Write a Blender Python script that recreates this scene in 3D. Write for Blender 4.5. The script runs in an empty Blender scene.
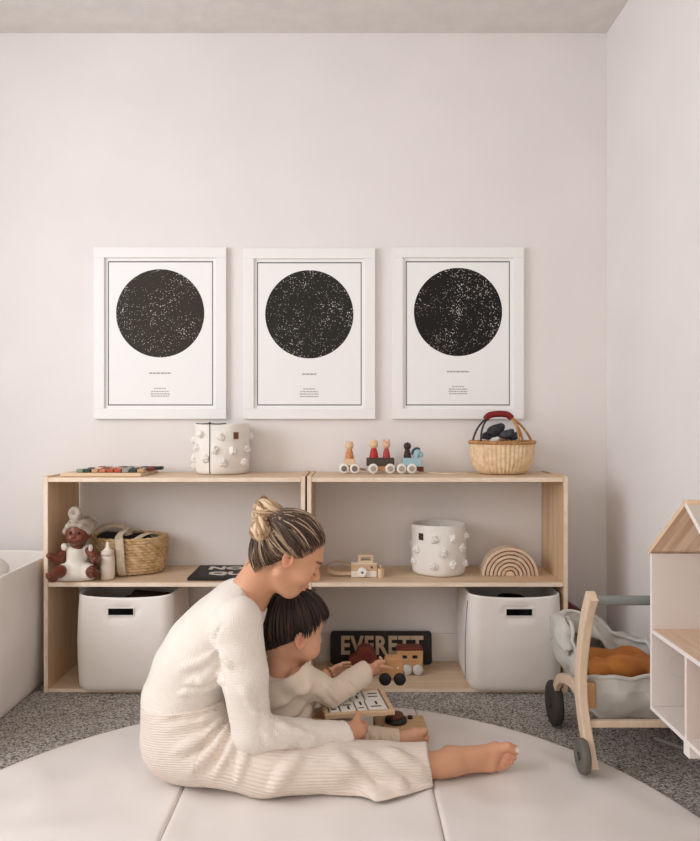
import bpy, math, random
import numpy as np
from mathutils import Vector, Matrix, noise as mnoise

random.seed(7)
C = bpy.context.scene.collection
SC = bpy.context.scene
PI = math.pi
# ------------------------------------------------------------------ camera model
CAM_H = 0.94
F_PX = 739.0
CX, CY = 350.0, 420.5
def W(px, py, D):
    """world point on the photo's pixel (px, py) at distance D in front of the camera"""
    return Vector(((px - CX) * D / F_PX, D, CAM_H - (py - CY) * D / F_PX))
def XP(px, D): return (px - CX) * D / F_PX
def ZP(py, D): return CAM_H - (py - CY) * D / F_PX
def V(*a): return Vector(a)

# ------------------------------------------------------------------ materials
def lin(c):
    out = []
    for v in c[:3]:
        v = v / 255.0
        out.append(v / 12.92 if v <= 0.04045 else ((v + 0.055) / 1.055) ** 2.4)
    return (*out, 1.0)
MATS = {}
def mat(name, c, rough=0.6, c2=None, nscale=20.0, bump=0.0, bscale=200.0, stretch=(1, 1, 1), sss=0.0, sheen=0.0,
        metal=0.0, spec=0.35, detail=4.0, lo=0.35, hi=0.65, coat=0.0):
    if name in MATS: return MATS[name]
    m = bpy.data.materials.new(name); m.use_nodes = True
    nt = m.node_tree; N = nt.nodes; L = nt.links
    b = N['Principled BSDF']
    b.inputs['Roughness'].default_value = rough
    b.inputs['Metallic'].default_value = metal
    b.inputs['Specular IOR Level'].default_value = spec
    if sss: 
        b.inputs['Subsurface Weight'].default_value = sss
        b.inputs['Subsurface Radius'].default_value = (0.012, 0.005, 0.003)
        b.inputs['Subsurface Scale'].default_value = 1.0
    if sheen: b.inputs['Sheen Weight'].default_value = sheen
    if coat: b.inputs['Coat Weight'].default_value = coat
    tc = N.new('ShaderNodeTexCoord'); mp = N.new('ShaderNodeMapping')
    mp.inputs['Scale'].default_value = stretch
    L.new(tc.outputs['Object'], mp.inputs['Vector'])
    if c2 is not None:
        n = N.new('ShaderNodeTexNoise'); n.inputs['Scale'].default_value = nscale; n.inputs['Detail'].default_value = detail
        L.new(mp.outputs['Vector'], n.inputs['Vector'])
        r = N.new('ShaderNodeValToRGB')
        r.color_ramp.elements[0].position = lo; r.color_ramp.elements[1].position = hi
        r.color_ramp.elements[0].color = lin(c); r.color_ramp.elements[1].color = lin(c2)
        L.new(n.outputs['Fac'], r.inputs['Fac']); L.new(r.outputs['Color'], b.inputs['Base Color'])
    else:
        b.inputs['Base Color'].default_value = lin(c)
    if bump:
        n2 = N.new('ShaderNodeTexNoise'); n2.inputs['Scale'].default_value = bscale; n2.inputs['Detail'].default_value = 3.0
        L.new(mp.outputs['Vector'], n2.inputs['Vector'])
        bp = N.new('ShaderNodeBump'); bp.inputs['Strength'].default_value = bump; bp.inputs['Distance'].default_value = 0.004
        L.new(n2.outputs['Fac'], bp.inputs['Height']); L.new(bp.outputs['Normal'], b.inputs['Normal'])
    MATS[name] = m
    return m
def wood(name, c, c2, axis=0, rough=0.5, sc=14.0):
    st = [sc, sc, sc]; st[axis] = sc * 0.07
    return mat(name, c, rough, c2, nscale=3.2, stretch=tuple(st), bump=0.03, bscale=6, lo=0.3, hi=0.7, detail=6)
def attr_mat(name, c, rough, rib=None, vcol=False, sss=0.0, sheen=0.0, bumpd=0.0012, strength=0.6, spec=0.3, c2=None, nscale=8):
    """fabric whose knit lines follow the 'rib' attribute, or hair/skin coloured per vertex by 'tint'"""
    m = bpy.data.materials.new(name); m.use_nodes = True
    nt = m.node_tree; N = nt.nodes; L = nt.links
    b = N['Principled BSDF']; b.inputs['Roughness'].default_value = rough; b.inputs['Specular IOR Level'].default_value = spec
    if sss:
        b.inputs['Subsurface Weight'].default_value = sss
        b.inputs['Subsurface Radius'].default_value = (0.012, 0.005, 0.003); b.inputs['Subsurface Scale'].default_value = 1.0
    if sheen: b.inputs['Sheen Weight'].default_value = sheen
    b.inputs['Base Color'].default_value = lin(c)
    if vcol:
        a = N.new('ShaderNodeAttribute'); a.attribute_name = 'tint'
        L.new(a.outputs['Color'], b.inputs['Base Color'])
    elif c2:
        tc = N.new('ShaderNodeTexCoord')
        n = N.new('ShaderNodeTexNoise'); n.inputs['Scale'].default_value = nscale
        L.new(tc.outputs['Object'], n.inputs['Vector'])
        mx = N.new('ShaderNodeMix'); mx.data_type = 'RGBA'
        mx.inputs[6].default_value = lin(c); mx.inputs[7].default_value = lin(c2)
        L.new(n.outputs['Fac'], mx.inputs[0]); L.new(mx.outputs[2], b.inputs['Base Color'])
    if rib:
        a = N.new('ShaderNodeAttribute'); a.attribute_name = 'rib'
        sp = N.new('ShaderNodeSeparateXYZ'); L.new(a.outputs['Vector'], sp.inputs[0])
        def wave(sock, freq):
            mu = N.new('ShaderNodeMath'); mu.operation = 'MULTIPLY'; mu.inputs[1].default_value = 2 * PI * freq
            L.new(sock, mu.inputs[0])
            s = N.new('ShaderNodeMath'); s.operation = 'SINE'; L.new(mu.outputs[0], s.inputs[0]); return s.outputs[0]
        w = wave(sp.outputs[0], rib[0])
        if rib[1]:
            w2 = wave(sp.outputs[1], rib[1])
            ad = N.new('ShaderNodeMath'); ad.operation = 'ADD'; L.new(w, ad.inputs[0]); L.new(w2, ad.inputs[1]); w = ad.outputs[0]
        bp = N.new('ShaderNodeBump'); bp.inputs['Strength'].default_value = strength; bp.inputs['Distance'].default_value = bumpd
        L.new(w, bp.inputs['Height']); L.new(bp.outputs['Normal'], b.inputs['Normal'])
    return m

# ------------------------------------------------------------------ mesh builder
class MB:
    def __init__(self): self.v = []; self.f = []; self.mi = []; self.sm = []; self.m = 0; self.smooth = False; self.col = None; self.vc = []
    def add(self, vs, fs, smooth=None):
        o = len(self.v); self.v += [Vector(p) for p in vs]
        self.vc += [self.col or (1, 1, 1, 1)] * len(vs)
        s = self.smooth if smooth is None else smooth
        for f in fs:
            self.f.append([o + i for i in f]); self.mi.append(self.m); self.sm.append(s)
        return self
    def box(self, c, s, R=None):
        c = Vector(c); h = [x / 2 for x in s]
        vs = [Vector((x * h[0], y * h[1], z * h[2])) for x in (-1, 1) for y in (-1, 1) for z in (-1, 1)]
        if R is not None: vs = [R @ p for p in vs]
        vs = [p + c for p in vs]
        return self.add(vs, [(0, 1, 3, 2), (4, 6, 7, 5), (0, 4, 5, 1), (2, 3, 7, 6), (0, 2, 6, 4), (1, 5, 7, 3)], False)
    def bb(self, x0, x1, y0, y1, z0, z1): return self.box(((x0 + x1) / 2, (y0 + y1) / 2, (z0 + z1) / 2), (x1 - x0, y1 - y0, z1 - z0))
    def loft(self, rings, closed=True, caps=True, smooth=True):
        n = len(rings[0]); vs = [p for r in rings for p in r]; fs = []
        for i in range(len(rings) - 1):
            for j in range(n if closed else n - 1):
                k = (j + 1) % n
                fs.append((i * n + j, i * n + k, (i + 1) * n + k, (i + 1) * n + j))
        self.add(vs, fs, smooth)
        if caps:
            self.add(rings[0], [tuple(reversed(range(n)))], False); self.add(rings[-1], [tuple(range(n))], False)
        return self
    def tube(self, pts, r, seg=8, flat=1.0, caps=True, up=None):
        pts = [Vector(p) for p in pts]; n = len(pts)
        rs = r if isinstance(r, (list, tuple)) else [r] * n
        t0 = (pts[1] - pts[0]).normalized()
        a = Vector(up) if up is not None else (Vector((0, 0, 1)) if abs(t0.z) < 0.9 else Vector((1, 0, 0)))
        u = (a - t0 * a.dot(t0)).normalized(); rings = []
        for i in range(n):
            t = (pts[min(i + 1, n - 1)] - pts[max(i - 1, 0)]).normalized()
            u = (u - t * u.dot(t)).normalized(); w = t.cross(u)
            rings.append([pts[i] + (u * math.cos(2 * PI * k / seg) * flat + w * math.sin(2 * PI * k / seg)) * rs[i] for k in range(seg)])
        return self.loft(rings, True, caps, True)
    def cyl(self, a, b, r, seg=24, r2=None):
        a, b = Vector(a), Vector(b); return self.tube([a, b], [r, r if r2 is None else r2], seg)
    def lathe(self, prof, c, seg=32, sx=1, sy=1, R=None, caps=False):
        c = Vector(c); rings = []
        for r, z in prof:
            ring = [Vector((r * sx * math.cos(2 * PI * k / seg), r * sy * math.sin(2 * PI * k / seg), z)) for k in range(seg)]
            if R is not None: ring = [R @ p for p in ring]
            rings.append([p + c for p in ring])
        return self.loft(rings, True, caps, True)
    def ball(self, c, r, R=None, seg=16, rows=10):
        if not isinstance(r, (tuple, list)): r = (r, r, r)
        c = Vector(c); rings = []
        for i in range(rows + 1):
            a = -PI / 2 + PI * i / rows
            a = max(-PI / 2 + 0.02, min(PI / 2 - 0.02, a))
            ring = [Vector((r[0] * math.cos(a) * math.cos(2 * PI * k / seg), r[1] * math.cos(a) * math.sin(2 * PI * k / seg), r[2] * math.sin(a))) for k in range(seg)]
            if R is not None: ring = [R @ p for p in ring]
            rings.append([p + c for p in ring])
        return self.loft(rings, True, True, True)
    def prism(self, outline, o, ux, uy, t):
        """outline (2-D) in the plane o + x ux + y uy, thickened by t along ux x uy"""
        o, ux, uy = Vector(o), Vector(ux), Vector(uy); n = ux.cross(uy).normalized(); k = len(outline)
        a = [o + ux * x + uy * y for x, y in outline]; b = [p + n * t for p in a]
        fs = [tuple(reversed(range(k))), tuple(range(k, 2 * k))] + [(i, (i + 1) % k, k + (i + 1) % k, k + i) for i in range(k)]
        return self.add(a + b, fs, False)
    def text(self, s, size, o, ux, uy, extrude=0.001, offset=0.0, align='CENTER', sx=1.0, space=1.0):
        cu = bpy.data.curves.new('t', 'FONT'); cu.body = s; cu.size = size; cu.extrude = extrude; cu.offset = offset
        cu.space_character = space; cu.align_x = align; cu.align_y = 'CENTER'; cu.resolution_u = 3
        ob = bpy.data.objects.new('t', cu); C.objects.link(ob)
        dg = bpy.context.evaluated_depsgraph_get(); me = bpy.data.meshes.new_from_object(ob.evaluated_get(dg))
        o, ux, uy = Vector(o), Vector(ux), Vector(uy); n = ux.cross(uy).normalized()
        self.add([o + ux * v.co.x * sx + uy * v.co.y + n * v.co.z for v in me.vertices], [tuple(p.vertices) for p in me.polygons], False)
        bpy.data.objects.remove(ob); bpy.data.curves.remove(cu); bpy.data.meshes.remove(me)
        return self

def root_of(p):
    while p.parent: p = p.parent
    return p
def link(name, me, mats, parent=None, bevel=0.0, solid=0.0, subsurf=0, offset=-1):
    o = bpy.data.objects.new(name, me); C.objects.link(o)
    for m in (mats if isinstance(mats, (list, tuple)) else [mats]): me.materials.append(m)
    if parent is not None: o.parent = parent
    if solid:
        s = o.modifiers.new('Solidify', 'SOLIDIFY'); s.thickness = solid; s.offset = offset
    if bevel:
        s = o.modifiers.new('Bevel', 'BEVEL'); s.width = bevel; s.segments = 2; s.limit_method = 'ANGLE'; s.angle_limit = 0.7
    if subsurf:
        s = o.modifiers.new('Subsurf', 'SUBSURF'); s.levels = subsurf; s.render_levels = subsurf
    return o
def obj(name, mb, mats, parent=None, local=False, vcol=False, **kw):
    """links the builder as ONE mesh; world coordinates unless local"""
    off = Vector((0, 0, 0))
    if parent is not None and not local: off = root_of(parent).location
    me = bpy.data.meshes.new(name)
    me.from_pydata([tuple(p - off) for p in mb.v], [], mb.f)
    me.polygons.foreach_set('material_index', mb.mi); me.polygons.foreach_set('use_smooth', mb.sm)
    if vcol:
        a = me.attributes.new('tint', 'FLOAT_COLOR', 'POINT')
        a.data.foreach_set('color', [x for c in mb.vc for x in c])
    me.update()
    if parent is None and not local and mb.v:      # origin at the base of a one-mesh thing
        xs = [p.x for p in mb.v]; ys = [p.y for p in mb.v]; zs = [p.z for p in mb.v]
        b = Vector(((min(xs) + max(xs)) / 2, (min(ys) + max(ys)) / 2, min(zs)))
        me.transform(Matrix.Translation(-b)); o = link(name, me, mats, None, **kw); o.location = b; return o
    return link(name, me, mats, parent, **kw)
def tag(o, label, cat, group=None, kind=None):
    if label: o['label'] = label
    if cat: o['category'] = cat
    if group: o['group'] = group
    if kind: o['kind'] = kind
    return o
def thing(name, label, cat, loc, group=None, rz=0.0):
    o = bpy.data.objects.new(name, None); C.objects.link(o); o.empty_display_size = 0.05
    o.location = loc; o.rotation_euler = (0, 0, rz)
    return tag(o, label, cat, group)
def struct(name, mb, m, **kw):
    o = obj(name, mb, m, **kw); o['kind'] = 'structure'; return o

# ------------------------------------------------------------------ signed-distance sculpting for bodies and cloth
class Field:
    def __init__(self, lo, hi, h):
        self.lo = np.array(lo, np.float32); self.h = h
        self.n = [int(math.ceil((hi[i] - lo[i]) / h)) + 1 for i in range(3)]
        self.ax = [(self.lo[i] + h * np.arange(self.n[i])).astype(np.float32) for i in range(3)]
        self.v = np.full(self.n, 0.2, np.float32)
    def _sl(self, lo, hi, pad):
        s = []
        for i in range(3):
            a = int(max(0, math.floor((lo[i] - pad - self.lo[i]) / self.h))); b = int(min(self.n[i], math.ceil((hi[i] + pad - self.lo[i]) / self.h) + 1))
            if b <= a: return None
            s.append(slice(a, b))
        return tuple(s)
    def _p(self, s):
        return (self.ax[0][s[0]][:, None, None], self.ax[1][s[1]][None, :, None], self.ax[2][s[2]][None, None, :])
    def _mix(self, s, d, k, sub=False):
        a = self.v[s]
        if sub:
            d = -d
            if k <= 0: self.v[s] = np.maximum(a, d); return
            h = np.clip(0.5 - 0.5 * (a - d) / k, 0, 1) ; self.v[s] = a * (1 - h) + d * h + k * h * (1 - h)
        else:
            if k <= 0: self.v[s] = np.minimum(a, d); return
            h = np.clip(0.5 + 0.5 * (a - d) / k, 0, 1); self.v[s] = a * (1 - h) + d * h - k * h * (1 - h)
    def cap(self, a, b, ra, rb=None, k=0.01, sub=False):
        rb = ra if rb is None else rb; a = np.array(a, np.float32); b = np.array(b, np.float32); R = max(ra, rb)
        s = self._sl(np.minimum(a, b) - R, np.maximum(a, b) + R, k + 0.03)
        if s is None: return self
        x, y, z = self._p(s); ab = b - a; L = float(ab @ ab) + 1e-12
        t = np.clip(((x - a[0]) * ab[0] + (y - a[1]) * ab[1] + (z - a[2]) * ab[2]) / L, 0, 1)
        d = np.sqrt((x - a[0] - t * ab[0]) ** 2 + (y - a[1] - t * ab[1]) ** 2 + (z - a[2] - t * ab[2]) ** 2) - (ra + (rb - ra) * t)
        self._mix(s, d, k, sub); return self
    def chain(self, pts, rs, k=0.01):
        for i in range(len(pts) - 1): self.cap(pts[i], pts[i + 1], rs[i], rs[i + 1], k)
        return self
    def ell(self, c, r, R=None, k=0.01, sub=False):
        c = np.array(c, np.float32); m = max(r)
        s = self._sl(c - m, c + m, k + 0.03)
        if s is None: return self
        x, y, z = self._p(s); x = x - c[0]; y = y - c[1]; z = z - c[2]
        if R is None: q = (x + 0 * y + 0 * z, y + 0 * x + 0 * z, z + 0 * x + 0 * y)
        else: q = tuple(R[0][i] * x + R[1][i] * y + R[2][i] * z for i in range(3))      # columns of R are the axes
        k0 = np.sqrt(sum((q[i] / r[i]) ** 2 for i in range(3))) + 1e-6
        k1 = np.sqrt(sum((q[i] / r[i] ** 2) ** 2 for i in range(3))) + 1e-6
        self._mix(s, k0 * (k0 - 1) / k1, k, sub); return self
    def torus(self, c, R, r, M, k=0.004):
        c = np.array(c, np.float32); s = self._sl(c - R - r, c + R + r, k + 0.02)
        x, y, z = self._p(s); x = x - c[0]; y = y - c[1]; z = z - c[2]
        q = [M[0][i] * x + M[1][i] * y + M[2][i] * z for i in range(3)]
        d = np.sqrt((np.sqrt(q[0] ** 2 + (q[1] * 0.7) ** 2) - R) ** 2 + q[2] ** 2) - r
        self._mix(s, d, k); return self
    def plane(self, p, n, keep_below=True, ball=None):
        """cut away everything on the +n side of the plane (inside 'ball' = (centre, radius) if given)"""
        p = np.array(p, np.float32); n = np.array(n, np.float32); n = n / np.linalg.norm(n)
        s = (slice(None),) * 3 if ball is None else self._sl(np.array(ball[0]) - ball[1], np.array(ball[0]) + ball[1], 0)
        x, y, z = self._p(s)
        d = (x - p[0]) * n[0] + (y - p[1]) * n[1] + (z - p[2]) * n[2]
        if ball is not None:
            c = ball[0]; q = np.sqrt((x - c[0]) ** 2 + (y - c[1]) ** 2 + (z - c[2]) ** 2) - ball[1]
            d = np.minimum(d, -q)
        self.v[s] = np.maximum(self.v[s], d); return self
    def wobble(self, amp, freq, seed=0):
        rr = np.random.RandomState(seed); x, y, z = self._p((slice(None),) * 3)
        for i in range(5):
            k = rr.normal(size=3); k = k / np.linalg.norm(k) * freq * (0.6 + 0.9 * rr.rand()); ph = rr.rand() * 6.28
            self.v += (amp / 2.2 * np.sin(k[0] * x + k[1] * y + k[2] * z + ph)).astype(np.float32)
        return self
    def hit(self, px, py, d0=1.5, d1=2.6):
        """first point of the surface on the ray through the photo's pixel"""
        for i in range(int((d1 - d0) / .002)):
            p = W(px, py, d0 + i * .002); q = [int(round((p[k] - self.lo[k]) / self.h)) for k in range(3)]
            if all(0 <= q[k] < self.n[k] for k in range(3)) and self.v[q[0], q[1], q[2]] < 0: return p
        return None
    def crease(self, pts, r=.006, k=.014, sink=.0, sub=False):
        """a raised fold (or a groove) that follows the surface along a polyline of pixels"""
        P = []
        for a, b in zip(pts[:-1], pts[1:]):
            for i in range(5): P.append((a[0] + (b[0] - a[0]) * i / 5, a[1] + (b[1] - a[1]) * i / 5))
        P.append(pts[-1]); H = [self.hit(*p) for p in P]; H = [h + V(0, sink, 0) for h in H if h is not None]
        n = len(H)
        for i in range(n - 1):
            if (H[i + 1] - H[i]).length > .06: continue
            f = lambda q: r * (.25 + .75 * math.sin(PI * min(1, max(0, q)) ) ** .6)
            self.cap(H[i], H[i + 1], f(i / (n - 1)), f((i + 1) / (n - 1)), k, sub)
        return self
    def mesh(self, name):
        v = self.v; s = v < 0; n0, n1, n2 = v.shape
        cnt = np.zeros((n0 - 1, n1 - 1, n2 - 1), np.int8)
        for i in (0, 1):
            for j in (0, 1):
                for k in (0, 1): cnt += s[i:n0 - 1 + i, j:n1 - 1 + j, k:n2 - 1 + k]
        act = (cnt > 0) & (cnt < 8); ii = np.argwhere(act)
        idx = np.full(act.shape, -1, np.int32); idx[act] = np.arange(len(ii))
        acc = np.zeros((len(ii), 3), np.float64); num = np.zeros(len(ii))
        corners = [(i, j, k) for i in (0, 1) for j in (0, 1) for k in (0, 1)]
        for a in corners:
            for ax in range(3):
                if a[ax]: continue
                b = list(a); b[ax] = 1
                va = v[ii[:, 0] + a[0], ii[:, 1] + a[1], ii[:, 2] + a[2]]; vb = v[ii[:, 0] + b[0], ii[:, 1] + b[1], ii[:, 2] + b[2]]
                cr = (va < 0) != (vb < 0); t = np.where(cr, va / np.where(cr, va - vb, 1), 0)
                p = np.array(a, float)[None, :].repeat(len(ii), 0); p[:, ax] = t
                acc += p * cr[:, None]; num += cr
        P = self.lo[None, :] + self.h * (ii + acc / num[:, None])
        F = []
        for ax in range(3):
            sa = [slice(None)] * 3; sb = [slice(None)] * 3; sa[ax] = slice(0, -1); sb[ax] = slice(1, None)
            u, w = (ax + 1) % 3, (ax + 2) % 3
            for q in (sa, sb): q[u] = slice(1, -1); q[w] = slice(1, -1)
            A = s[tuple(sa)]; B = s[tuple(sb)]; e = np.argwhere(A != B)
            if not len(e): continue
            inside = A[tuple(e.T)]; e = e.copy(); e[:, u] += 1; e[:, w] += 1
            def cell(du, dw):
                c = e.copy(); c[:, u] -= du; c[:, w] -= dw; return idx[c[:, 0], c[:, 1], c[:, 2]]
            q = np.stack([cell(1, 1), cell(0, 1), cell(0, 0), cell(1, 0)], 1)
            q[~inside] = q[~inside][:, ::-1]; F.append(q)
        F = np.concatenate(F)
        me = bpy.data.meshes.new(name)
        me.vertices.add(len(P)); me.vertices.foreach_set('co', P.astype(np.float32).ravel())
        me.loops.add(len(F) * 4); me.loops.foreach_set('vertex_index', F.astype(np.int32).ravel())
        me.polygons.add(len(F)); me.polygons.foreach_set('loop_start', np.arange(0, len(F) * 4, 4, dtype=np.int32))
        me.polygons.foreach_set('use_smooth', np.ones(len(F), bool))
        me.update(calc_edges=True); me.validate()
        return me, P
def sculpt(name, F, m, parent=None, tint=None, rib=None):
    me, P = F.mesh(name)
    if tint is not None:
        a = me.attributes.new('tint', 'FLOAT_COLOR', 'POINT'); a.data.foreach_set('color', tint(P).astype(np.float32).ravel())
    if rib is not None:
        a = me.attributes.new('rib', 'FLOAT_VECTOR', 'POINT'); a.data.foreach_set('vector', rib(P).astype(np.float32).ravel())
    off = root_of(parent).location if parent is not None else Vector((P[:, 0].mean(), P[:, 1].mean(), P[:, 2].min()))
    me.transform(Matrix.Translation(-off))
    o = link(name, me, m, parent)
    if parent is None: o.location = off
    return o
def bone_coords(chains):
    """per vertex: (arc length round the nearest bone, length along it, 0), for knit lines"""
    segs = []
    for ch in chains:
        L = 0.0; ring = ch[0] == 'ring'; ch = ch[1:] if ring else ch
        for i in range(len(ch) - 1):
            a, b = np.array(ch[i][0], float), np.array(ch[i + 1][0], float)
            segs.append((a, b, ch[i][1], ch[i + 1][1], L, round(2 * PI * ch[0][1] * .75 / .0176) * .0176 / (2 * PI), ring)); L += np.linalg.norm(b - a)
    def f(P):
        best = np.full(len(P), 1e9); out = np.zeros((len(P), 3))
        for a, b, ra, rb, L, RC, ring in segs:
            ab = b - a; l = np.linalg.norm(ab); t = np.clip((P - a) @ ab / l ** 2, 0, 1)
            q = P - a - t[:, None] * ab; d = np.linalg.norm(q, axis=1) - (ra + (rb - ra) * t)
            w = ab / l; u = np.cross(w, (0, 1, 0.001)); u /= np.linalg.norm(u); vv = np.cross(w, u)
            th = np.arctan2(q @ vv, q @ u); m = d < best
            best[m] = d[m]; out[m, 0] = (L + t * l if ring else th * RC)[m]; out[m, 1] = (L + t * l)[m]
        return out
    return f
def arc(a, b, c, n=10):
    """quadratic curve from a to c pulled toward b"""
    a, b, c = Vector(a), Vector(b), Vector(c)
    return [a * (1 - t) ** 2 + b * 2 * t * (1 - t) + c * t * t for t in [i / n for i in range(n + 1)]]
def spline(pts, n=6):
    pts = [Vector(p) for p in pts]; out = []
    for i in range(len(pts) - 1):
        p0, p1, p2, p3 = pts[max(i - 1, 0)], pts[i], pts[i + 1], pts[min(i + 2, len(pts) - 1)]
        for j in range(n):
            t = j / n
            out.append(0.5 * ((2 * p1) + (p2 - p0) * t + (2 * p0 - 5 * p1 + 4 * p2 - p3) * t * t + (3 * p1 - p0 - 3 * p2 + p3) * t ** 3))
    return out + [pts[-1]]
WORLD, WIN_P, EXPO = 1.3, 58.0, 0.09
# ================================================================== SETTING
WALL_Y = 2.86; WALL_X = 0.993; LEFT_X = -2.0; CEIL = CAM_H + 387.3 * WALL_Y / F_PX; MATZ = 0.02
m_wall = mat('wall_paint', (231, 226, 224), 0.85, (235, 230, 228), nscale=3, bump=0.05, bscale=60, spec=0.2)
m_ceil = mat('ceiling_plaster', (218, 213, 209), 0.9, (225, 220, 216), nscale=12, bump=0.35, bscale=28, spec=0.1)
m_trim = mat('trim_paint', (226, 219, 213), 0.5)
def carpet_mat():
    m = bpy.data.materials.new('grey_carpet'); m.use_nodes = True; N = m.node_tree.nodes; L = m.node_tree.links
    b = N['Principled BSDF']; b.inputs['Roughness'].default_value = 1.0; b.inputs['Specular IOR Level'].default_value = 0.05
    tc = N.new('ShaderNodeTexCoord')
    v = N.new('ShaderNodeTexVoronoi'); v.inputs['Scale'].default_value = 210; L.new(tc.outputs['Object'], v.inputs['Vector'])
    sp = N.new('ShaderNodeSeparateColor'); L.new(v.outputs['Color'], sp.inputs[0])
    n = N.new('ShaderNodeTexNoise'); n.inputs['Scale'].default_value = 150; n.inputs['Detail'].default_value = 6; L.new(tc.outputs['Object'], n.inputs['Vector'])
    mx = N.new('ShaderNodeMath'); mx.operation = 'ADD'; L.new(sp.outputs[0], mx.inputs[0]); L.new(n.outputs['Fac'], mx.inputs[1])
    r = N.new('ShaderNodeValToRGB'); e = r.color_ramp.elements
    e[0].position = 0.25; e[0].color = lin((92, 86, 81)); e[1].position = 0.85; e[1].color = lin((226, 219, 211))
    k = e.new(0.5); k.color = lin((172, 165, 158))
    ml = N.new('ShaderNodeMath'); ml.operation = 'MULTIPLY'; ml.inputs[1].default_value = 0.55; L.new(mx.outputs[0], ml.inputs[0])
    L.new(ml.outputs[0], r.inputs['Fac']); L.new(r.outputs['Color'], b.inputs['Base Color'])
    bp = N.new('ShaderNodeBump'); bp.inputs['Strength'].default_value = 0.9; bp.inputs['Distance'].default_value = 0.012
    L.new(mx.outputs[0], bp.inputs['Height']); L.new(bp.outputs['Normal'], b.inputs['Normal'])
    return m
m_carpet = carpet_mat()
FRONT = -1.2
struct('wall_back', MB().bb(LEFT_X - .1, WALL_X + .1, WALL_Y, WALL_Y + .1, -.1, CEIL + .1), m_wall)
struct('wall_right', MB().bb(WALL_X, WALL_X + .1, FRONT, WALL_Y, -.1, CEIL + .1), m_wall)
WY0, WY1, WZ0, WZ1 = 0.15, 1.95, 0.75, 2.1     # window opening in the left wall
wl = MB(); xa, xb = LEFT_X - .1, LEFT_X
wl.bb(xa, xb, FRONT, WY0, -.1, CEIL + .1); wl.bb(xa, xb, WY1, WALL_Y, -.1, CEIL + .1)
wl.bb(xa, xb, WY0, WY1, -.1, WZ0); wl.bb(xa, xb, WY0, WY1, WZ1, CEIL + .1)
struct('wall_left', wl, m_wall)
wf = MB()
for a in ((WY0, WY0 + .04, WZ0, WZ1), (WY1 - .04, WY1, WZ0, WZ1), (WY0, WY1, WZ0, WZ0 + .04), (WY0, WY1, WZ1 - .04, WZ1)): wf.bb(xa + .02, xb + .015, *a)
struct('window_1', wf, m_trim, bevel=.004)
struct('ceiling', MB().bb(LEFT_X - .1, WALL_X + .1, FRONT, WALL_Y + .1, CEIL, CEIL + .1), m_ceil)
struct('floor', MB().bb(LEFT_X - .1, WALL_X + .1, FRONT, WALL_Y + .1, -.1, 0), m_carpet)
bz = 0.118
struct('baseboard_back', MB().bb(LEFT_X, WALL_X, WALL_Y - .012, WALL_Y, 0, bz), m_trim, bevel=.004)
struct('baseboard_right', MB().bb(WALL_X - .012, WALL_X, FRONT, WALL_Y - .012, 0, bz), m_trim, bevel=.004)
struct('baseboard_left', MB().bb(LEFT_X, LEFT_X + .012, FRONT, WALL_Y - .012, 0, bz), m_trim, bevel=.004)

# ================================================================== SHELF UNITS
FR = 2.55; BK = 2.845
w_x = wood('birch_board', (210, 180, 148), (225, 200, 171), 0)
w_z = wood('birch_panel', (204, 168, 130), (222, 192, 158), 2)
m_edge = mat('birch_edge', (238, 221, 202), 0.55, (229, 207, 183), nscale=30)
ZT, ZM, ZB = 0.743, 0.381, 0.014
def shelf_unit(x0, x1, label):
    t = thing('toy_shelf', label, 'shelf', ((x0 + x1) / 2, (FR + BK) / 2, 0), 'birch plywood toy shelves')
    for xa, xb in ((x0, x0 + .0155), (x1 - .0155, x1)):
        p = MB().bb(xa, xb, FR + .001, BK, 0, .7475); obj('side_panel', p, w_z, t, bevel=.002)
        e = MB().bb(xa + .001, xb - .001, FR, FR + .0012, .001, .7465); obj('edge_strip', e, m_edge, t.children[-1])
    for z in (ZT, ZM, ZB):
        h = .0155 if z > .1 else .013
        p = MB().bb(x0 + .0155, x1 - .0155, FR + .001, BK, z - h, z); o = obj('shelf_board', p, w_x, t, bevel=.0015)
        e = MB().bb(x0 + .0165, x1 - .0165, FR, FR + .0012, z - h + .001, z - .001); obj('edge_strip', e, m_edge, o)
    return t
ZT0, ZM0, ZB0 = ZT, ZM, ZB
LX0, LX1, RX0, RX1 = -1.058, -.1545, -.1485, .7525
shelf_unit(LX0, LX1, 'birch plywood toy shelf on the left, holding the doll and the round grass basket')
shelf_unit(RX0, RX1, 'birch plywood toy shelf on the right, holding the wooden train and arches')

ZT, ZM, ZB = ZT + .0006, ZM + .0006, ZB + .0006       # things rest a hair above the boards

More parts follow.
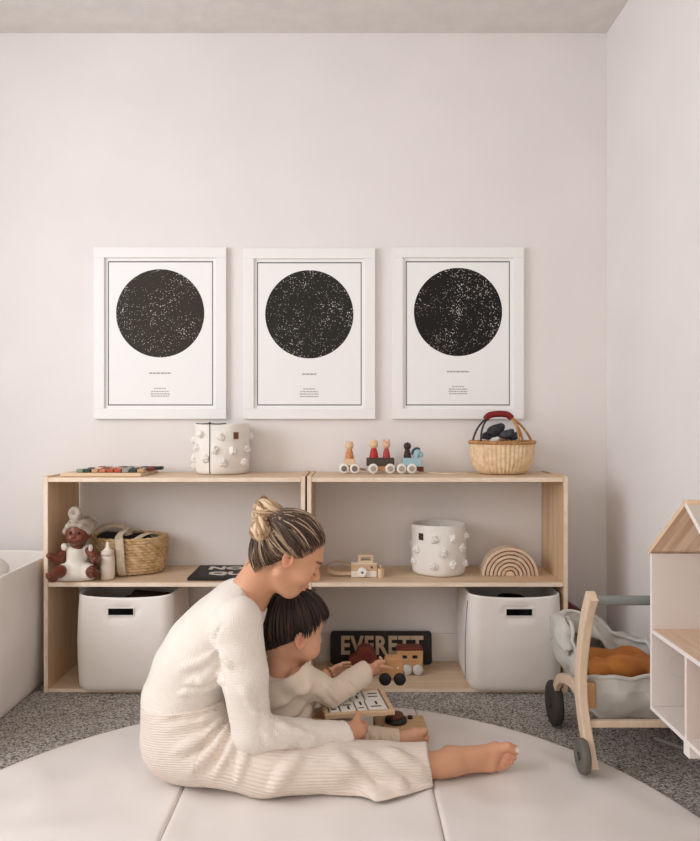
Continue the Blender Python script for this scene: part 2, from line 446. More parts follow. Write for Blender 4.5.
# ================================================================== FRAMED STAR PRINTS
m_frame = mat('frame_white', (242, 240, 239), 0.4)
m_paper = mat('print_paper', (243, 242, 241), 0.7)
m_ink = mat('ink_line', (62, 60, 56), 0.7); m_tiny = mat('ink_grey', (158, 154, 150), 0.7)
def star_mat(name, base, seed, dens, cz):
    m = bpy.data.materials.new(name); m.use_nodes = True; N = m.node_tree.nodes; L = m.node_tree.links
    b = N['Principled BSDF']; b.inputs['Roughness'].default_value = 0.6; b.inputs['Specular IOR Level'].default_value = 0.2
    tc = N.new('ShaderNodeTexCoord'); mp = N.new('ShaderNodeMapping'); mp.inputs['Location'].default_value = (seed, seed * 2.3, seed * .7)
    L.new(tc.outputs['Object'], mp.inputs['Vector'])
    def dots(scale, rad, off):
        v = N.new('ShaderNodeTexVoronoi'); v.inputs['Scale'].default_value = scale; L.new(mp.outputs['Vector'], v.inputs['Vector'])
        sp = N.new('ShaderNodeSeparateColor'); L.new(v.outputs['Color'], sp.inputs[0])
        nz = N.new('ShaderNodeTexNoise'); nz.inputs['Scale'].default_value = 9; nz.inputs['Detail'].default_value = 3; L.new(mp.outputs['Vector'], nz.inputs['Vector'])
        # star size by cell: random * noise
        a = N.new('ShaderNodeMath'); a.operation = 'MULTIPLY'; nb_ = N.new('ShaderNodeMath'); nb_.operation = 'MULTIPLY_ADD'; nb_.inputs[1].default_value = .7; nb_.inputs[2].default_value = .12; L.new(nz.outputs['Fac'], nb_.inputs[0]); L.new(sp.outputs[0], a.inputs[0]); L.new(nb_.outputs[0], a.inputs[1])
        vd = N.new('ShaderNodeVectorMath'); vd.operation = 'DISTANCE'; vd.inputs[1].default_value = (0, 0, cz); L.new(tc.outputs['Object'], vd.inputs[0])
        g = N.new('ShaderNodeMath'); g.operation = 'MULTIPLY_ADD'; g.inputs[1].default_value = -.42; g.inputs[2].default_value = off + .055; L.new(vd.outputs['Value'], g.inputs[0])
        s = N.new('ShaderNodeMath'); s.operation = 'MULTIPLY_ADD'; s.inputs[1].default_value = rad; L.new(a.outputs[0], s.inputs[0]); L.new(g.outputs[0], s.inputs[2])
        l = N.new('ShaderNodeMath'); l.operation = 'LESS_THAN'; L.new(v.outputs['Distance'], l.inputs[0]); L.new(s.outputs[0], l.inputs[1])
        return l.outputs[0]
    d1 = dots(210, 1.1, -0.20 + dens); d2 = dots(110, 0.9, -0.25 + dens)
    mx = N.new('ShaderNodeMath'); mx.operation = 'MAXIMUM'; L.new(d1, mx.inputs[0]); L.new(d2, mx.inputs[1])
    mix = N.new('ShaderNodeMix'); mix.data_type = 'RGBA'; mix.inputs[6].default_value = lin(base); mix.inputs[7].default_value = lin((215, 210, 204))
    L.new(mx.outputs[0], mix.inputs[0]); L.new(mix.outputs[2], b.inputs['Base Color'])
    return m
def frame(px0, px1, py0, py1, dx, dy, sm, label, words):
    D = WALL_Y - .022; k = D / F_PX
    x0, x1, z1, z0 = XP(px0, D), XP(px1, D), ZP(py0, D), ZP(py1, D)
    t = thing('framed_print', label, 'picture', ((x0 + x1) / 2, WALL_Y - .011, z0), 'framed round star prints')
    w = 10.5 * k; yb = WALL_Y - .0005; b = MB()
    b.bb(x0, x1, D, yb, z0, z0 + w); b.bb(x0, x1, D, yb, z1 - w, z1); b.bb(x0, x0 + w, D, yb, z0 + w, z1 - w); b.bb(x1 - w, x1, D, yb, z0 + w, z1 - w)
    obj('frame', b, m_frame, t, bevel=.0015)
    pr = MB(); yp = WALL_Y - .010
    pr.bb(x0 + w - .002, x1 - w + .002, yp, yb, z0 + w - .002, z1 - w + .002)
    pr.m = 1; l = 13.6 * k; lw = .5 * k
    for a in ((x0 + l, x1 - l, z0 + l, z0 + l + lw * 2), (x0 + l, x1 - l, z1 - l - lw * 2, z1 - l), (x0 + l, x0 + l + lw * 1.6, z0 + l, z1 - l), (x1 - l - lw * 1.6, x1 - l, z0 + l, z1 - l)):
        pr.bb(a[0], a[1], yp - .0004, yp, a[2], a[3])
    pr.m = 2; c = W(dx, dy, yp); r = 44.3 * k
    pr.prism([(r * math.cos(2 * PI * i / 72), r * math.sin(2 * PI * i / 72)) for i in range(72)], (c.x, yp - .0004, c.z), (1, 0, 0), (0, 0, 1), -.0003)
    pr.m = 3; rnd = random.Random(dx)
    for row, (yy, half) in enumerate(words):
        xx = dx - half
        while xx < dx + half:
            ww = rnd.uniform(1.2, 3.0) if row else rnd.uniform(2, 4)
            a = W(xx, yy, yp); bq = W(min(xx + ww, dx + half), yy + (.95 if row else 1.3), yp)
            pr.bb(a.x, bq.x, yp - .0004, yp, bq.z, a.z); xx += ww + .6
    o = obj('print', pr, [m_paper, m_ink, sm, m_tiny], t)
    return t
frame(93.5, 226, 247, 419, 160.2, 313.3, star_mat('starry_ink_olive', (52, 48, 40), 3.1, -.012, .408), 'white framed print of a brownish black star disc, leftmost on the wall',
      [(372.5, 11), (388, 6), (391, 9), (393.4, 9.5), (395.6, 9)])
frame(243.2, 375.2, 248, 419, 309.3, 314.3, star_mat('starry_ink_mid', (40, 38, 33), 7.7, .020, .405), 'white framed print of a densely starred disc, hanging between two others',
      [(373.5, 7), (388.5, 6), (391.2, 9), (393.6, 9.5), (396, 9)])
frame(392.5, 524, 247, 419, 458, 312, star_mat('starry_ink_black', (27, 25, 24), 12.4, .012, .414), 'white framed print of a blackest star disc, above the basket with red handle',
      [(371, 11), (386.2, 6), (388.7, 9), (391, 9.5), (393.2, 9)])

# ================================================================== PLAY MAT
m_mat = mat('mat_leather', (231, 225, 221), 0.36, (225, 218, 213), nscale=4, bump=0.32, bscale=8, spec=0.45)
m_pipe = mat('mat_piping', (210, 199, 188), 0.5)
MC = Vector((-.107, 1.455)); MR = 0.96
def mat_top(x, y, edge):
    e = min(1.0, edge / .012); h = MATZ - .012 * (1 - math.sqrt(max(0, 1 - (1 - e) ** 2)))
    n = mnoise.noise(Vector((x * 3.0 + y * 1.5, y * 5.0 - x * 2, 1.7))) * .55 + mnoise.noise(Vector((x * 9.0 + y * 5, y * 7.0 - x * 4, 5.2))) * .35 - abs(mnoise.noise(Vector((x * 5 + y * 3, y * 4 - x * 2, 9.1)))) * .35 + .1
    return h - max(0, .55 - n * 1.3) * .0115 * min(1, edge / .06)
pm = thing('play_mat', 'large round cream leather folding play mat spread on the grey carpet', 'play mat', (MC.x, MC.y, 0))
cuts = [-MR + .0005, -.312, .316, MR - .0005]
for i in range(3):
    a, b = cuts[i], cuts[i + 1]; nu, nv = 44, 110; rows = []
    for u in range(nu + 1):
        x = a + (b - a) * (0.5 - 0.5 * math.cos(PI * u / nu)); hc = math.sqrt(max(1e-8, MR * MR - x * x)); row = []
        for v in range(nv + 1):
            y = hc * -math.cos(PI * v / nv); edge = min(MR - math.hypot(x, y), x - a if i > 0 else 9, b - x if i < 2 else 9)
            row.append(Vector((MC.x + x, MC.y + y, mat_top(x, y, max(0, edge)))))
        rows.append(row)
    mb = MB(); mb.loft(rows, closed=False, caps=False)
    per = [r[0] for r in rows] + rows[-1][1:] + [r[-1] for r in reversed(rows[:-1])] + list(reversed(rows[0][1:-1]))
    low = [Vector((p.x, p.y, .0015)) for p in per]
    mb.loft([low, per], True, False); mb.add(low, [tuple(reversed(range(len(low))))], False)
    mb.f = [list(reversed(f)) for f in mb.f]
    obj('panel', mb, m_mat, pm)
for x in cuts[1:3]:
    hc = math.sqrt(MR * MR - x * x) - .005
    for dx in (-.0065, .0065):
        mb = MB(); mb.tube([(MC.x + x + dx, MC.y - hc + 2 * hc * k / 30, MATZ - .006) for k in range(31)], .0035, 8); obj('piping', mb, m_pipe, pm)

# ================================================================== STORAGE BINS
m_felt = mat('bin_felt', (241, 235, 231), 0.85, (235, 228, 222), nscale=6, bump=0.1, bscale=250, spec=0.15)
m_dark = mat('dark_cloth', (24, 22, 22), 0.9, (44, 40, 40), nscale=8)
m_brown = mat('brown_box', (98, 66, 54), 0.8)
def rrect(x0, x1, y0, y1, r, slot=None, n=7):
    """perimeter points of a rounded rectangle, front side first, with points at the slot's ends"""
    fr = [x0 + r + (x1 - x0 - 2 * r) * i / 10 for i in range(11)]
    if slot: fr = sorted([x for x in fr if not (slot[0] - .012 < x < slot[1] + .012)] + list(slot) + [slot[0] + (slot[1] - slot[0]) * q for q in (.33, .67)])
    pts = [(x, y0) for x in fr]
    for cx, cy, a0 in ((x1 - r, y0 + r, -PI / 2), (x1 - r, y1 - r, 0), (x0 + r, y1 - r, PI / 2), (x0 + r, y0 + r, PI)):
        for i in range(n + 1):
            a = a0 + PI / 2 * i / n
            p = (cx + r * math.cos(a), cy + r * math.sin(a))
            if math.hypot(p[0] - pts[-1][0], p[1] - pts[-1][1]) > 1e-5 and math.hypot(p[0] - pts[0][0], p[1] - pts[0][1]) > 1e-5: pts.append(p)
    return pts
def felt_bin(x0, x1, y0, y1, z0, h, slot, label, seam_left=False, group=None, name='storage_bin', r=.045, flare=0.0):
    t = thing(name, label, 'storage bin', ((x0 + x1) / 2, (y0 + y1) / 2, z0), group)
    zs = [0, .002, .008, .02, .06, .12, .18, .22]
    if slot: zs = [z for z in zs if z < slot[2] - .01] + [slot[2], slot[3]]
    zs += [h - .008, h]
    zs = sorted(set(round(z, 4) for z in zs))
    cx, cy = (x0 + x1) / 2, (y0 + y1) / 2
    P = rrect(x0, x1, y0, y1, r, slot[:2] if slot else None); n = len(P); vs = []; fs = []
    for z in zs:
        ins = .006 * max(0, 1 - z / .02) ** 2; bul = .006 * math.sin(PI * min(1, z / h)); fl = flare * z / h
        for x, y in P:
            dx, dy = x - cx, y - cy; kx = 1 + (bul - ins + fl) / (abs(x1 - x0) / 2); ky = 1 + (bul - ins + fl) / (abs(y1 - y0) / 2)
            sag = 0.0
            if z == zs[-1] or z == zs[-2]:
                q = 1 - min(1, abs(dx) / ((x1 - x0) / 2 - r * .4)) ** 2
                sag = -.008 * q if dy < 0 else 0
            vs.append((cx + dx * kx, cy + dy * ky, z0 + z + sag))
    for i in range(len(zs) - 1):
        for j in range(n):
            k = (j + 1) % n
            if slot and P[j][1] == y0 and P[k][1] == y0 and slot[0] - 1e-6 <= (P[j][0] + P[k][0]) / 2 <= slot[1] + 1e-6 and slot[2] - 1e-6 <= (zs[i] + zs[i + 1]) / 2 <= slot[3] + 1e-6: continue
            fs.append((i * n + j, i * n + k, (i + 1) * n + k, (i + 1) * n + j))
    fs.append(tuple(reversed(range(n))))
    b = MB(); b.add(vs, fs, True); obj('body', b, m_felt, t, solid=.005)
    if slot:
        yy = y0 - .0075; e = MB(); w = .0025
        for a in ((slot[0] - w, slot[1] + w, slot[3], slot[3] + w), (slot[0] - w, slot[1] + w, slot[2] - w, slot[2]), (slot[0] - w, slot[0], slot[2], slot[3]), (slot[1], slot[1] + w, slot[2], slot[3])):
            e.bb(a[0], a[1], yy, yy + .006, z0 + a[2], z0 + a[3])
        o = obj('handle_trim', e, mat('bin_trim', (238, 232, 226), .7), t)
    return t
def lumps(name, cs, m, label, cat, h=.006, seed=1, wob=.006, group=None, k=.03, plane=None):
    lo = np.min([np.array(c) - np.array(r) for c, r in cs], 0) - .03; hi = np.max([np.array(c) + np.array(r) for c, r in cs], 0) + .03
    F = Field(lo, hi, h)
    for c, r in cs: F.ell(c, r, None, k)
    if wob: F.wobble(wob, 70, seed)
    if plane: F.plane(*plane)
    o = sculpt(name, F, m); return tag(o, label, cat, group)
def bin_at(px0, px1, label, slot_px, seam=False):
    D = 2.528; x0, x1 = XP(px0, D), XP(px1, D)
    sl = (XP(slot_px[0], D), XP(slot_px[1], D), ZP(slot_px[3], D) - ZB, ZP(slot_px[2], D) - ZB)
    return felt_bin(x0, x1, D, 2.83, ZB, ZP(595.5, D) - ZB, sl, label, group='white felt storage bins in the shelves')
bin_at(75.5, 171, 'white felt bin with dark cloth inside, under the doll on the left shelf', (108.5, 134, 608, 615))
rb = bin_at(470, 562.5, 'white felt bin in the right shelf beneath the nested wooden arches', (506, 532, 608.5, 615.5))
sm_ = MB(); sm_.tube([(XP(470, 2.528) - .006, 2.595, ZB + .02), (XP(470, 2.528) - .008, 2.585, ZB + .16), (XP(470, 2.528) - .003, 2.565, ZB + .30)], .0012, 6)
obj('seam', sm_, mat('seam_thread', (120, 116, 116), .8), rb)
def fill(px0, px1):
    x0, x1 = XP(px0, 2.6), XP(px1, 2.6); c = (x0 + x1) / 2; w = (x1 - x0) / 2 - .02
    return [((c - w * .5, 2.63, .20), (w * .55, .075, .095)), ((c + w * .45, 2.64, .19), (w * .55, .08, .10)), ((c, 2.73, .20), (w * .8, .07, .10))]
lumps('folded_blanket', fill(84, 172), m_dark, 'black cloth filling the bin under the doll', 'cloth', seed=4, plane=((0, 0, .06), (0, 0, -1)))
lumps('folded_blanket', fill(478, 560), m_dark, 'black cloth filling the bin under the wooden arches', 'cloth', seed=9, plane=((0, 0, .06), (0, 0, -1)))
bx = MB(); bx.box((XP(143, 2.6), 2.68, .292), (.13, .12, .035), Matrix.Rotation(.12, 3, 'Z') @ Matrix.Rotation(.1, 3, 'Y'))
tag(obj('book', bx, m_brown, bevel=.003), 'brown book lying on the dark cloth in the left felt bin', 'book')

# laundry bin at the left edge and the cloth in it
felt_bin(-1.80, -1.095, 1.93, 2.74, .001, .456, None, 'big cream felt laundry bin on the carpet at the left edge', name='laundry_bin', r=.12, flare=.016)
lumps('white_cloth', [((-1.165, 2.42, .44), (.05, .08, .04)), ((-1.25, 2.36, .42), (.09, .10, .06)), ((-1.38, 2.40, .38), (.15, .15, .08)), ((-1.46, 2.3, .30), (.25, .25, .2))],
      mat('white_linen', (236, 232, 228), .85, (228, 223, 218), nscale=10), 'white crumpled cloth poking out of the laundry bin', 'cloth', h=.008, seed=3, wob=.009)
# ================================================================== THINGS ON THE TOP BOARDS
ORD = ['first', 'second', 'third', 'fourth', 'fifth', 'sixth', 'seventh', 'eighth']
w_pale = wood('pale_wood', (226, 200, 168), (214, 184, 150), 0)
w_tan = wood('tan_wood', (204, 158, 112), (190, 142, 98), 0)
w_red = wood('red_brown_wood', (120, 52, 36), (100, 42, 30), 0)
m_white = mat('white_paint', (240, 236, 230), .5)
m_black = mat('black_paint', (30, 29, 30), .5)
m_thread = mat('dark_thread', (70, 66, 64), .8)
# block board
Rb = None
by0, by1 = 2.585, 2.82; bx0, bx1 = XP(60, by0), XP(141, by0)
b = MB().bb(bx0, bx1, by0, by1, ZT, ZT + .012)
board = tag(obj('block_board', b, w_pale, bevel=.002), 'flat pale wooden tray holding small coloured blocks, on the left shelf top', 'tray')
pal = {'dark green': (52, 66, 58), 'sage green': (134, 146, 128), 'rust red': (176, 84, 58), 'coral': (196, 116, 92), 'dark red': (110, 44, 38), 'grey': (150, 150, 146), 'black': (44, 44, 46), 'cream': (222, 208, 188), 'tan': (190, 150, 112), 'blue grey': (104, 122, 132)}
rowsc = [['sage green', 'dark green', 'tan', 'coral', 'rust red', 'rust red', 'grey', 'dark green', 'tan'],
         ['dark green', 'cream', 'dark red', 'coral', 'tan', 'grey', 'dark green', 'sage green', 'dark red'],
         ['rust red', 'grey', 'cream', 'black', 'blue grey', 'cream', 'black', 'dark red', 'black']]
for r, row in enumerate(rowsc):
    for i, cn in enumerate(row):
        px = 73 + i * 7.7 + r * 4.0; y = 2.63 + r * .07; x = XP(px + 3.4, 2.585) * 1.0
        bm = MB().box((x, y, ZT + .0126 + .006), (.0235, .034, .012))
        o = obj('toy_block', bm, mat('block_' + cn.replace(' ', '_'), pal[cn], .55), bevel=.0025)
        tag(o, f"{cn} block, {ORD[i] if i < 8 else 'last'} from the left in the {('front', 'middle', 'back')[r]} row of the tray", 'block', 'coloured blocks on the wooden tray')

# pom-pom baskets
m_canvas = mat('white_canvas', (236, 231, 225), .9, (229, 223, 216), nscale=9, bump=.12, bscale=160)
m_pom = mat('pompom_cotton', (240, 236, 231), .95, (232, 227, 221), nscale=60, bump=.5, bscale=260)
m_leather = mat('leather_tag', (112, 72, 44), .6)
def pom_basket(c, r, h, label, poms, tag_at, tagmat, seam=None, seed=1):
    t = thing('pompom_basket', label, 'basket', c, 'white canvas pompom baskets')
    c = Vector(c); b = MB(); n = 48; rings = []
    rnd = random.Random(seed)
    def rad(a, z): return r * (1 + .018 * math.sin(3 * a + z * 9 + seed) + .012 * math.sin(5 * a - z * 22 + seed * 2) - .05 * max(0, .04 - z) / .04)
    for z in [0, .002, .012, .03, .06, .09, .12, .15, h - .012, h - .002, h]:
        rr = lambda a: rad(a, z) - (.012 if z == 0 else .004 if z == .002 else 0) - (.001 if z == h else 0)
        rings.append([c + V(rr(2 * PI * k / n) * math.cos(2 * PI * k / n), rr(2 * PI * k / n) * math.sin(2 * PI * k / n), z + (.0025 * math.sin(2 * (2 * PI * k / n) + seed) if z > h - .02 else 0)) for k in range(n)])
    b.loft(rings, True, False); b.add(rings[0], [tuple(reversed(range(n)))], False)
    body = obj('body', b, m_canvas, t, solid=.004)
    for a, z in poms:
        a = math.radians(a); q = MB(); m_ = Vector((math.cos(a), math.sin(a), 0)); cc = c + m_ * (rad(a, z) - .002) + V(0, 0, z)
        q.ball(cc, .0145, None, 12, 8)
        for i in range(34):
            e = Vector((rnd.gauss(0, 1), rnd.gauss(0, 1), rnd.gauss(0, 1))).normalized(); q.ball(cc + e * .0132, .0048, None, 7, 5)
        obj('pompom', q, m_pom, t)
    a, z = tag_at; a = math.radians(a); m_ = V(math.cos(a), math.sin(a), 0); ta = V(-math.sin(a), math.cos(a), 0)
    q = MB(); q.box(c + m_ * (rad(a, z) + .002) + V(0, 0, z), (.019, .003, .024), Matrix((ta, m_, V(0, 0, 1))).transposed()); o = obj('label_tag', q, tagmat, t); o['label'] = 'leather label tag'
    if seam is not None:
        a = math.radians(seam); q = MB(); q.tube([c + V(math.cos(a) * (rad(a, z) + .001), math.sin(a) * (rad(a, z) + .001), z) for z in (.004, .012, .03, .06, .09, .12, .15, h)], .0016, 6); obj('seam', q, m_thread, t)
    return t, rad
t, rad = pom_basket(W(222.3, 420.5, 2.755) * 1 + V(0, 0, ZT - CAM_H), .1, .184, 'white canvas basket with wool pompoms on the left shelf top, between two framed prints',
    [(-128, .148), (-84, .138), (-142, .098), (-96, .090), (-58, .088), (-116, .058), (-78, .045), (-160, .060), (-168, .03), (-22, .09), (-30, .045), (-165, .125), (10, .14), (60, .09), (110, .12)], (-52, .142), m_leather, seam=-107, seed=2)
q = MB(); a0 = math.radians(-107); cc = Vector(t.location)
q.tube([cc + V(math.cos(a) * .099, math.sin(a) * .099, .1848 + .001 * math.sin(a * 9)) for a in [math.radians(-150 + i * 6) for i in range(14)]], .0018, 6); q.ball(cc + V(math.cos(a0) * .098, math.sin(a0) * .098, .187), .0045)
obj('drawstring', q, m_thread, t)
pom_basket(W(439, 420.5, 2.72) + V(0, 0, ZM - CAM_H), .1, .181, 'white canvas pompom basket on the right shelf middle board, beside the wooden arches',
    [(-106, .135), (-66, .138), (-150, .095), (-88, .088), (-42, .100), (-108, .040), (-66, .046), (-30, .045), (-158, .05), (-20, .14), (40, .09), (90, .12), (150, .1)], (-136, .142), mat('black_tag', (52, 46, 42), .6), seed=5)

# wooden train: each wagon and each passenger can be lifted away
TD = 2.735; tk = TD / F_PX
def tx(px): return XP(px, TD)
m_rim = mat('wheel_white', (236, 230, 222), .5); m_hub = mat('wheel_hub', (170, 160, 148), .6); m_hub2 = mat('wheel_hub_dark', (120, 112, 106), .6)
def wagon(name, label, axles, parts, hub=m_hub):
    t = thing(name, label, 'toy train', (tx(sum(axles) / len(axles)), TD + .02, ZT), 'pieces of the wooden pull train')
    for nm, mb, m, bv in parts: obj(nm, mb, m, t, bevel=bv)
    for px in axles:
        for y, sgn in ((TD - .004, -1), (TD + .044, 1)):
            r = 5.0 * tk; c = V(tx(px), y, ZT + r); q = MB()
            q.lathe([(r * .2, -.004), (r * .85, -.004), (r, -.002), (r, .003), (r * .85, .005), (r * .2, .005)], c, 24, R=Matrix.Rotation(PI / 2, 3, 'X'), caps=True)
            w = obj('wheel', q, m_rim, t); q = MB(); q.cyl(c + V(0, sgn * .0045, 0), c + V(0, sgn * .0062, 0), r * .58, 18); obj('hub_cap', q, hub, w)
    return t
z = lambda py: ZP(py, TD)
p1 = [('chassis', MB().bb(tx(343), tx(358), TD + .004, TD + .036, z(471), z(466.2)), w_tan, .002), ('body', MB().bb(tx(343.3), tx(355), TD, TD + .04, z(466.2), z(459)), w_pale, .003),
      ('coupling', MB().tube([(tx(357), TD + .02, z(469)), (tx(366), TD + .02, z(470))], .004, 8), w_tan, 0), ]
wagon('train_wagon', 'pale wooden train wagon at the left, carrying the horned figure', (344.1, 354.7), p1, m_hub2)
p2 = [('chassis', MB().bb(tx(369), tx(395), TD + .004, TD + .036, z(471), z(466)), w_tan, .002), ('box', MB().bb(tx(366.5), tx(394.3), TD, TD + .04, z(466), z(458)), wood('dark_wagon', (58, 50, 46), (84, 70, 60), 0), .002)]
q = MB(); q.tube([(tx(395), TD + .02, z(469)), (tx(400), TD + .02, z(469))], .004, 8); p2.append(('coupling', q, w_red, 0))
wagon('train_wagon', 'dark open train wagon in the middle, carrying two red dressed figures', (373.2, 390.2), p2)
m_blue = mat('pale_blue_paint', (158, 190, 200), .5); m_dblue = mat('dark_blue_paint', (52, 66, 80), .5)
p3 = [('chassis', MB().bb(tx(398), tx(420), TD + .004, TD + .036, z(471), z(466.5)), mat('engine_chassis', (108, 52, 44), .6), .002)]
q = MB(); q.prism([(tx(403), z(467)), (tx(422), z(467)), (tx(422), z(461)), (tx(419), z(458)), (tx(403), z(458))], (0, TD + .04, 0), (1, 0, 0), (0, 0, 1), .04); p3.append(('body', q, m_blue, .003))
e_ = MB(); e_.ball((tx(417.5), TD + .02, z(453.5)), (.015, .013, .017)); e_.ball((tx(421.5), TD + .02, z(455)), (.009, .010, .010)); e_.cyl((tx(416.5), TD + .02, z(459)), (tx(417.5), TD + .02, z(453)), .012, 16)
p3.append(('horse_head', e_, m_blue, 0))
mn = MB(); mn.tube(arc((tx(412.5), TD + .02, z(455)), (tx(415), TD + .02, z(447)), (tx(420.5), TD + .02, z(449.5)), 8), [.003, .006, .007, .007, .007, .007, .006, .005, .003], 10); p3.append(('mane', mn, m_dblue, 0))
bm = MB(); bm.bb(tx(420), tx(424), TD + .008, TD + .032, z(472), z(467)); p3.append(('bumper', bm, w_red, .002))
wagon('train_engine', 'pale blue train engine with a horse head, leading at the right', (401.5, 411.7), p3)
cd_ = MB(); cd_.tube(spline([(tx(424.5), TD + .02, ZT + .008), (tx(428), TD + .02, ZT + .004), (tx(436), TD - .02, ZT + .003), (tx(448), TD - .045, ZT + .003), (tx(458), TD - .035, ZT + .003), (tx(466), TD - .025, ZT + .003)]), .002, 8)
tag(obj('pull_cord', cd_, mat('cord', (222, 210, 192), .8)), 'thin cream pull cord trailing on the shelf top between train and basket', 'cord', 'pieces of the wooden pull train')
def peg_figure(px, zb, h, label, bodym, headm, ears, k=1.0, extra=None):
    x, y = tx(px), TD + .02; t = thing('peg_figure', label, 'toy figure', (x, y, zb), 'passengers of the wooden train'); s = h
    b = MB(); b.lathe([(.0135 * k, 0), (.0145 * k, .004), (.0125 * k, s * .30), (.0085 * k, s * .52), (.006 * k, s * .58)], (x, y, zb), 20, caps=True); obj('dress', b, bodym, t)
    b = MB(); b.ball((x, y, zb + s * .75), (.0140 * k, .0125 * k, .0145 * k)); b.ball((x + .004, y - .010 * k, zb + s * .70), (.005, .004, .004)); o = obj('head', b, headm, t)
    for sg in (-1, 1):
        b = MB()
        if ears == 'horn': b.tube([(x + sg * .006, y, zb + s * .84), (x + sg * .011, y, zb + s * .97)], [.003, .0018], 8); obj('horn', b, m_hub2, o)
        elif ears: b.ball((x + sg * .0085 * k, y, zb + s * (.9 if ears == 'round' else .95)), (.0045, .003, .0045 if ears == 'round' else .009)); obj('ear', b, headm, o)
    if extra: extra(t, x, y, zb, s)
    return t
m_orange = mat('orange_stripe', (214, 160, 114), .6, (196, 122, 76), nscale=90); m_fur = mat('fur_cream', (226, 192, 156), .6); m_redp = mat('red_paint', (178, 44, 40), .5); m_pink = mat('pink_dress', (176, 66, 66), .55); m_fur2 = mat('fur_pinkish', (222, 176, 150), .6); m_dkbr = mat('dark_brown_paint', (58, 40, 34), .5)
peg_figure(349.4, z(459), 17.5 * tk, 'striped orange figure with two horns riding in the left wagon', m_orange, m_fur, 'horn', 1.15)
def belt(t, x, y, zb, s):
    b = MB(); b.lathe([(.0153, .002), (.0156, .006), (.0150, .011)], (x, y, zb), 20); obj('hem', b, m_white, t)
peg_figure(374, z(459), 19.5 * tk, 'cream bear figure in a red dress, left of the two in the dark wagon', m_redp, m_fur, 'round', 1.18, belt)
peg_figure(386.6, z(459), 18.5 * tk, 'pinkish long eared figure in a rosy dress, right one in the dark wagon', m_pink, m_fur2, 'long', 1.0)
peg_figure(407.8, z(458), 15.5 * tk, 'dark brown figure riding on the pale blue train engine', m_dkbr, m_dkbr, None, 1.0)

# market basket with the red handle
m_straw = mat('straw', (236, 212, 178), .8, (216, 184, 144), nscale=60, bump=.3, bscale=120)
m_straw2 = mat('straw_dark', (170, 120, 72), .8, (196, 152, 104), nscale=70)
m_redl = mat('red_leather', (136, 30, 28), .55, (116, 24, 24), nscale=20)
bc = V(XP(502, 2.735), 2.735, ZT); tb = thing('market_basket', 'round straw market basket with a red leather handle, on the right shelf top', 'basket', bc)
n = 270; rings = []
prof = [(.060, 0), (.082, .002), (.097, .014), (.108, .036), (.114, .062), (.1172, .09), (.118, .116)]
for i in range(25):
    t_ = i / 24 * (len(prof) - 1); j = min(int(t_), len(prof) - 2); q_ = t_ - j; r = prof[j][0] * (1 - q_) + prof[j + 1][0] * q_; zz = prof[j][1] * (1 - q_) + prof[j + 1][1] * q_
    rings.append([bc + V((r + .0026 * math.cos(45 * a) * (1 if i % 2 else .6)) * math.cos(a), (r + .0026 * math.cos(45 * a)) * .86 * math.sin(a), zz) for a in [2 * PI * k / n for k in range(n)]])
b = MB(); b.loft(rings, True, False); b.add(rings[0], [tuple(reversed(range(n)))], False); obj('body', b, m_straw, tb, solid=.004)
b = MB()
for kx in range(2):
    b.tube([bc + V((.1175 + .004 * math.cos(26 * a + kx * PI)) * math.cos(a), (.1175 + .004 * math.cos(26 * a + kx * PI)) * .86 * math.sin(a), .116 + .004 * math.sin(26 * a + kx * PI)) for a in [2 * PI * i / 150 for i in range(151)]], .0042, 6)
obj('rim_braid', b, m_straw2, tb)
def hz(px, py, d=2.72): return W(px, py, d)
handle = MB(); hp_ = spline([hz(485.5, 419.5), hz(489, 415.5), hz(496, 414), hz(503, 414), hz(508, 415), hz(512, 418.5)], 5); handle.tube(hp_, [.0095] + [.012] * (len(hp_) - 2) + [.0095], 12); ho = obj('handle', handle, m_redl, tb)
cords = MB()
for a_, c_ in (((473, 440, 2.70), (486, 419, 2.715)), ((481, 440.5, 2.665), (487, 419.5, 2.715))): cords.tube(arc(W(*a_), (W(*a_) + W(*c_)) / 2 + V(-.012, 0, .012), W(*c_), 8), .0036, 8)
obj('handle_cord', cords, mat('dark_cord', (64, 56, 52), .7), ho)
cords = MB()
for a_, c_ in (((531, 440, 2.72), (511.5, 417.5, 2.715)), ((523, 441, 2.665), (511, 418.5, 2.715)), ((519, 441, 2.655), (512, 419, 2.715))): cords.tube(arc(W(*a_), (W(*a_) + W(*c_)) / 2 + V(.012, 0, .010), W(*c_), 8), .0046, 8)
obj('handle_cord', cords, m_straw2, ho)
toyc = [((487, 436), .022, (34, 34, 40), 'black toy lump at the left in the straw basket'), ((496, 430.5), .030, (40, 40, 48), 'black toy highest in the middle of the straw basket'), ((507, 434), .024, (56, 56, 62), 'charcoal toy right of the middle in the straw basket'), ((514, 436), .021, (52, 74, 98), 'blue toy at the right in the straw basket'), ((503, 439), .018, (128, 84, 64), 'brown toy low in the middle of the straw basket'), ((495, 440), .015, (216, 212, 206), 'white toy low at the front of the straw basket')]
for i, ((px, py), r, c, lb) in enumerate(toyc):
    d = 2.72 - .012 * (i % 3); p = W(px, py, d); F = Field(p - V(.06, .06, .06), p + V(.06, .06, .06), .0035)
    F.ell(p, (r, r * .8, r * .75), None, .01); F.ell(p + V(r * .7, 0, r * .45), (r * .45, r * .4, r * .4), None, .01); F.ell(p + V(-r * .7, -.004, -r * .2), (r * .5, r * .4, r * .35), None, .01); F.wobble(.002, 120, i)
    tag(sculpt('soft_toy', F, mat('toy_col_%s' % lb.split()[0], c, .6, tuple(min(255, x + 26) for x in c), nscale=50)), lb, 'toy', 'small toys in the straw basket')
pl = MB(); pl.lathe([(.012, .0), (.078, .0), (.094, .035), (.094, .06), (.012, .06)], bc + V(0, 0, .026), 24, sy=.84, caps=True)
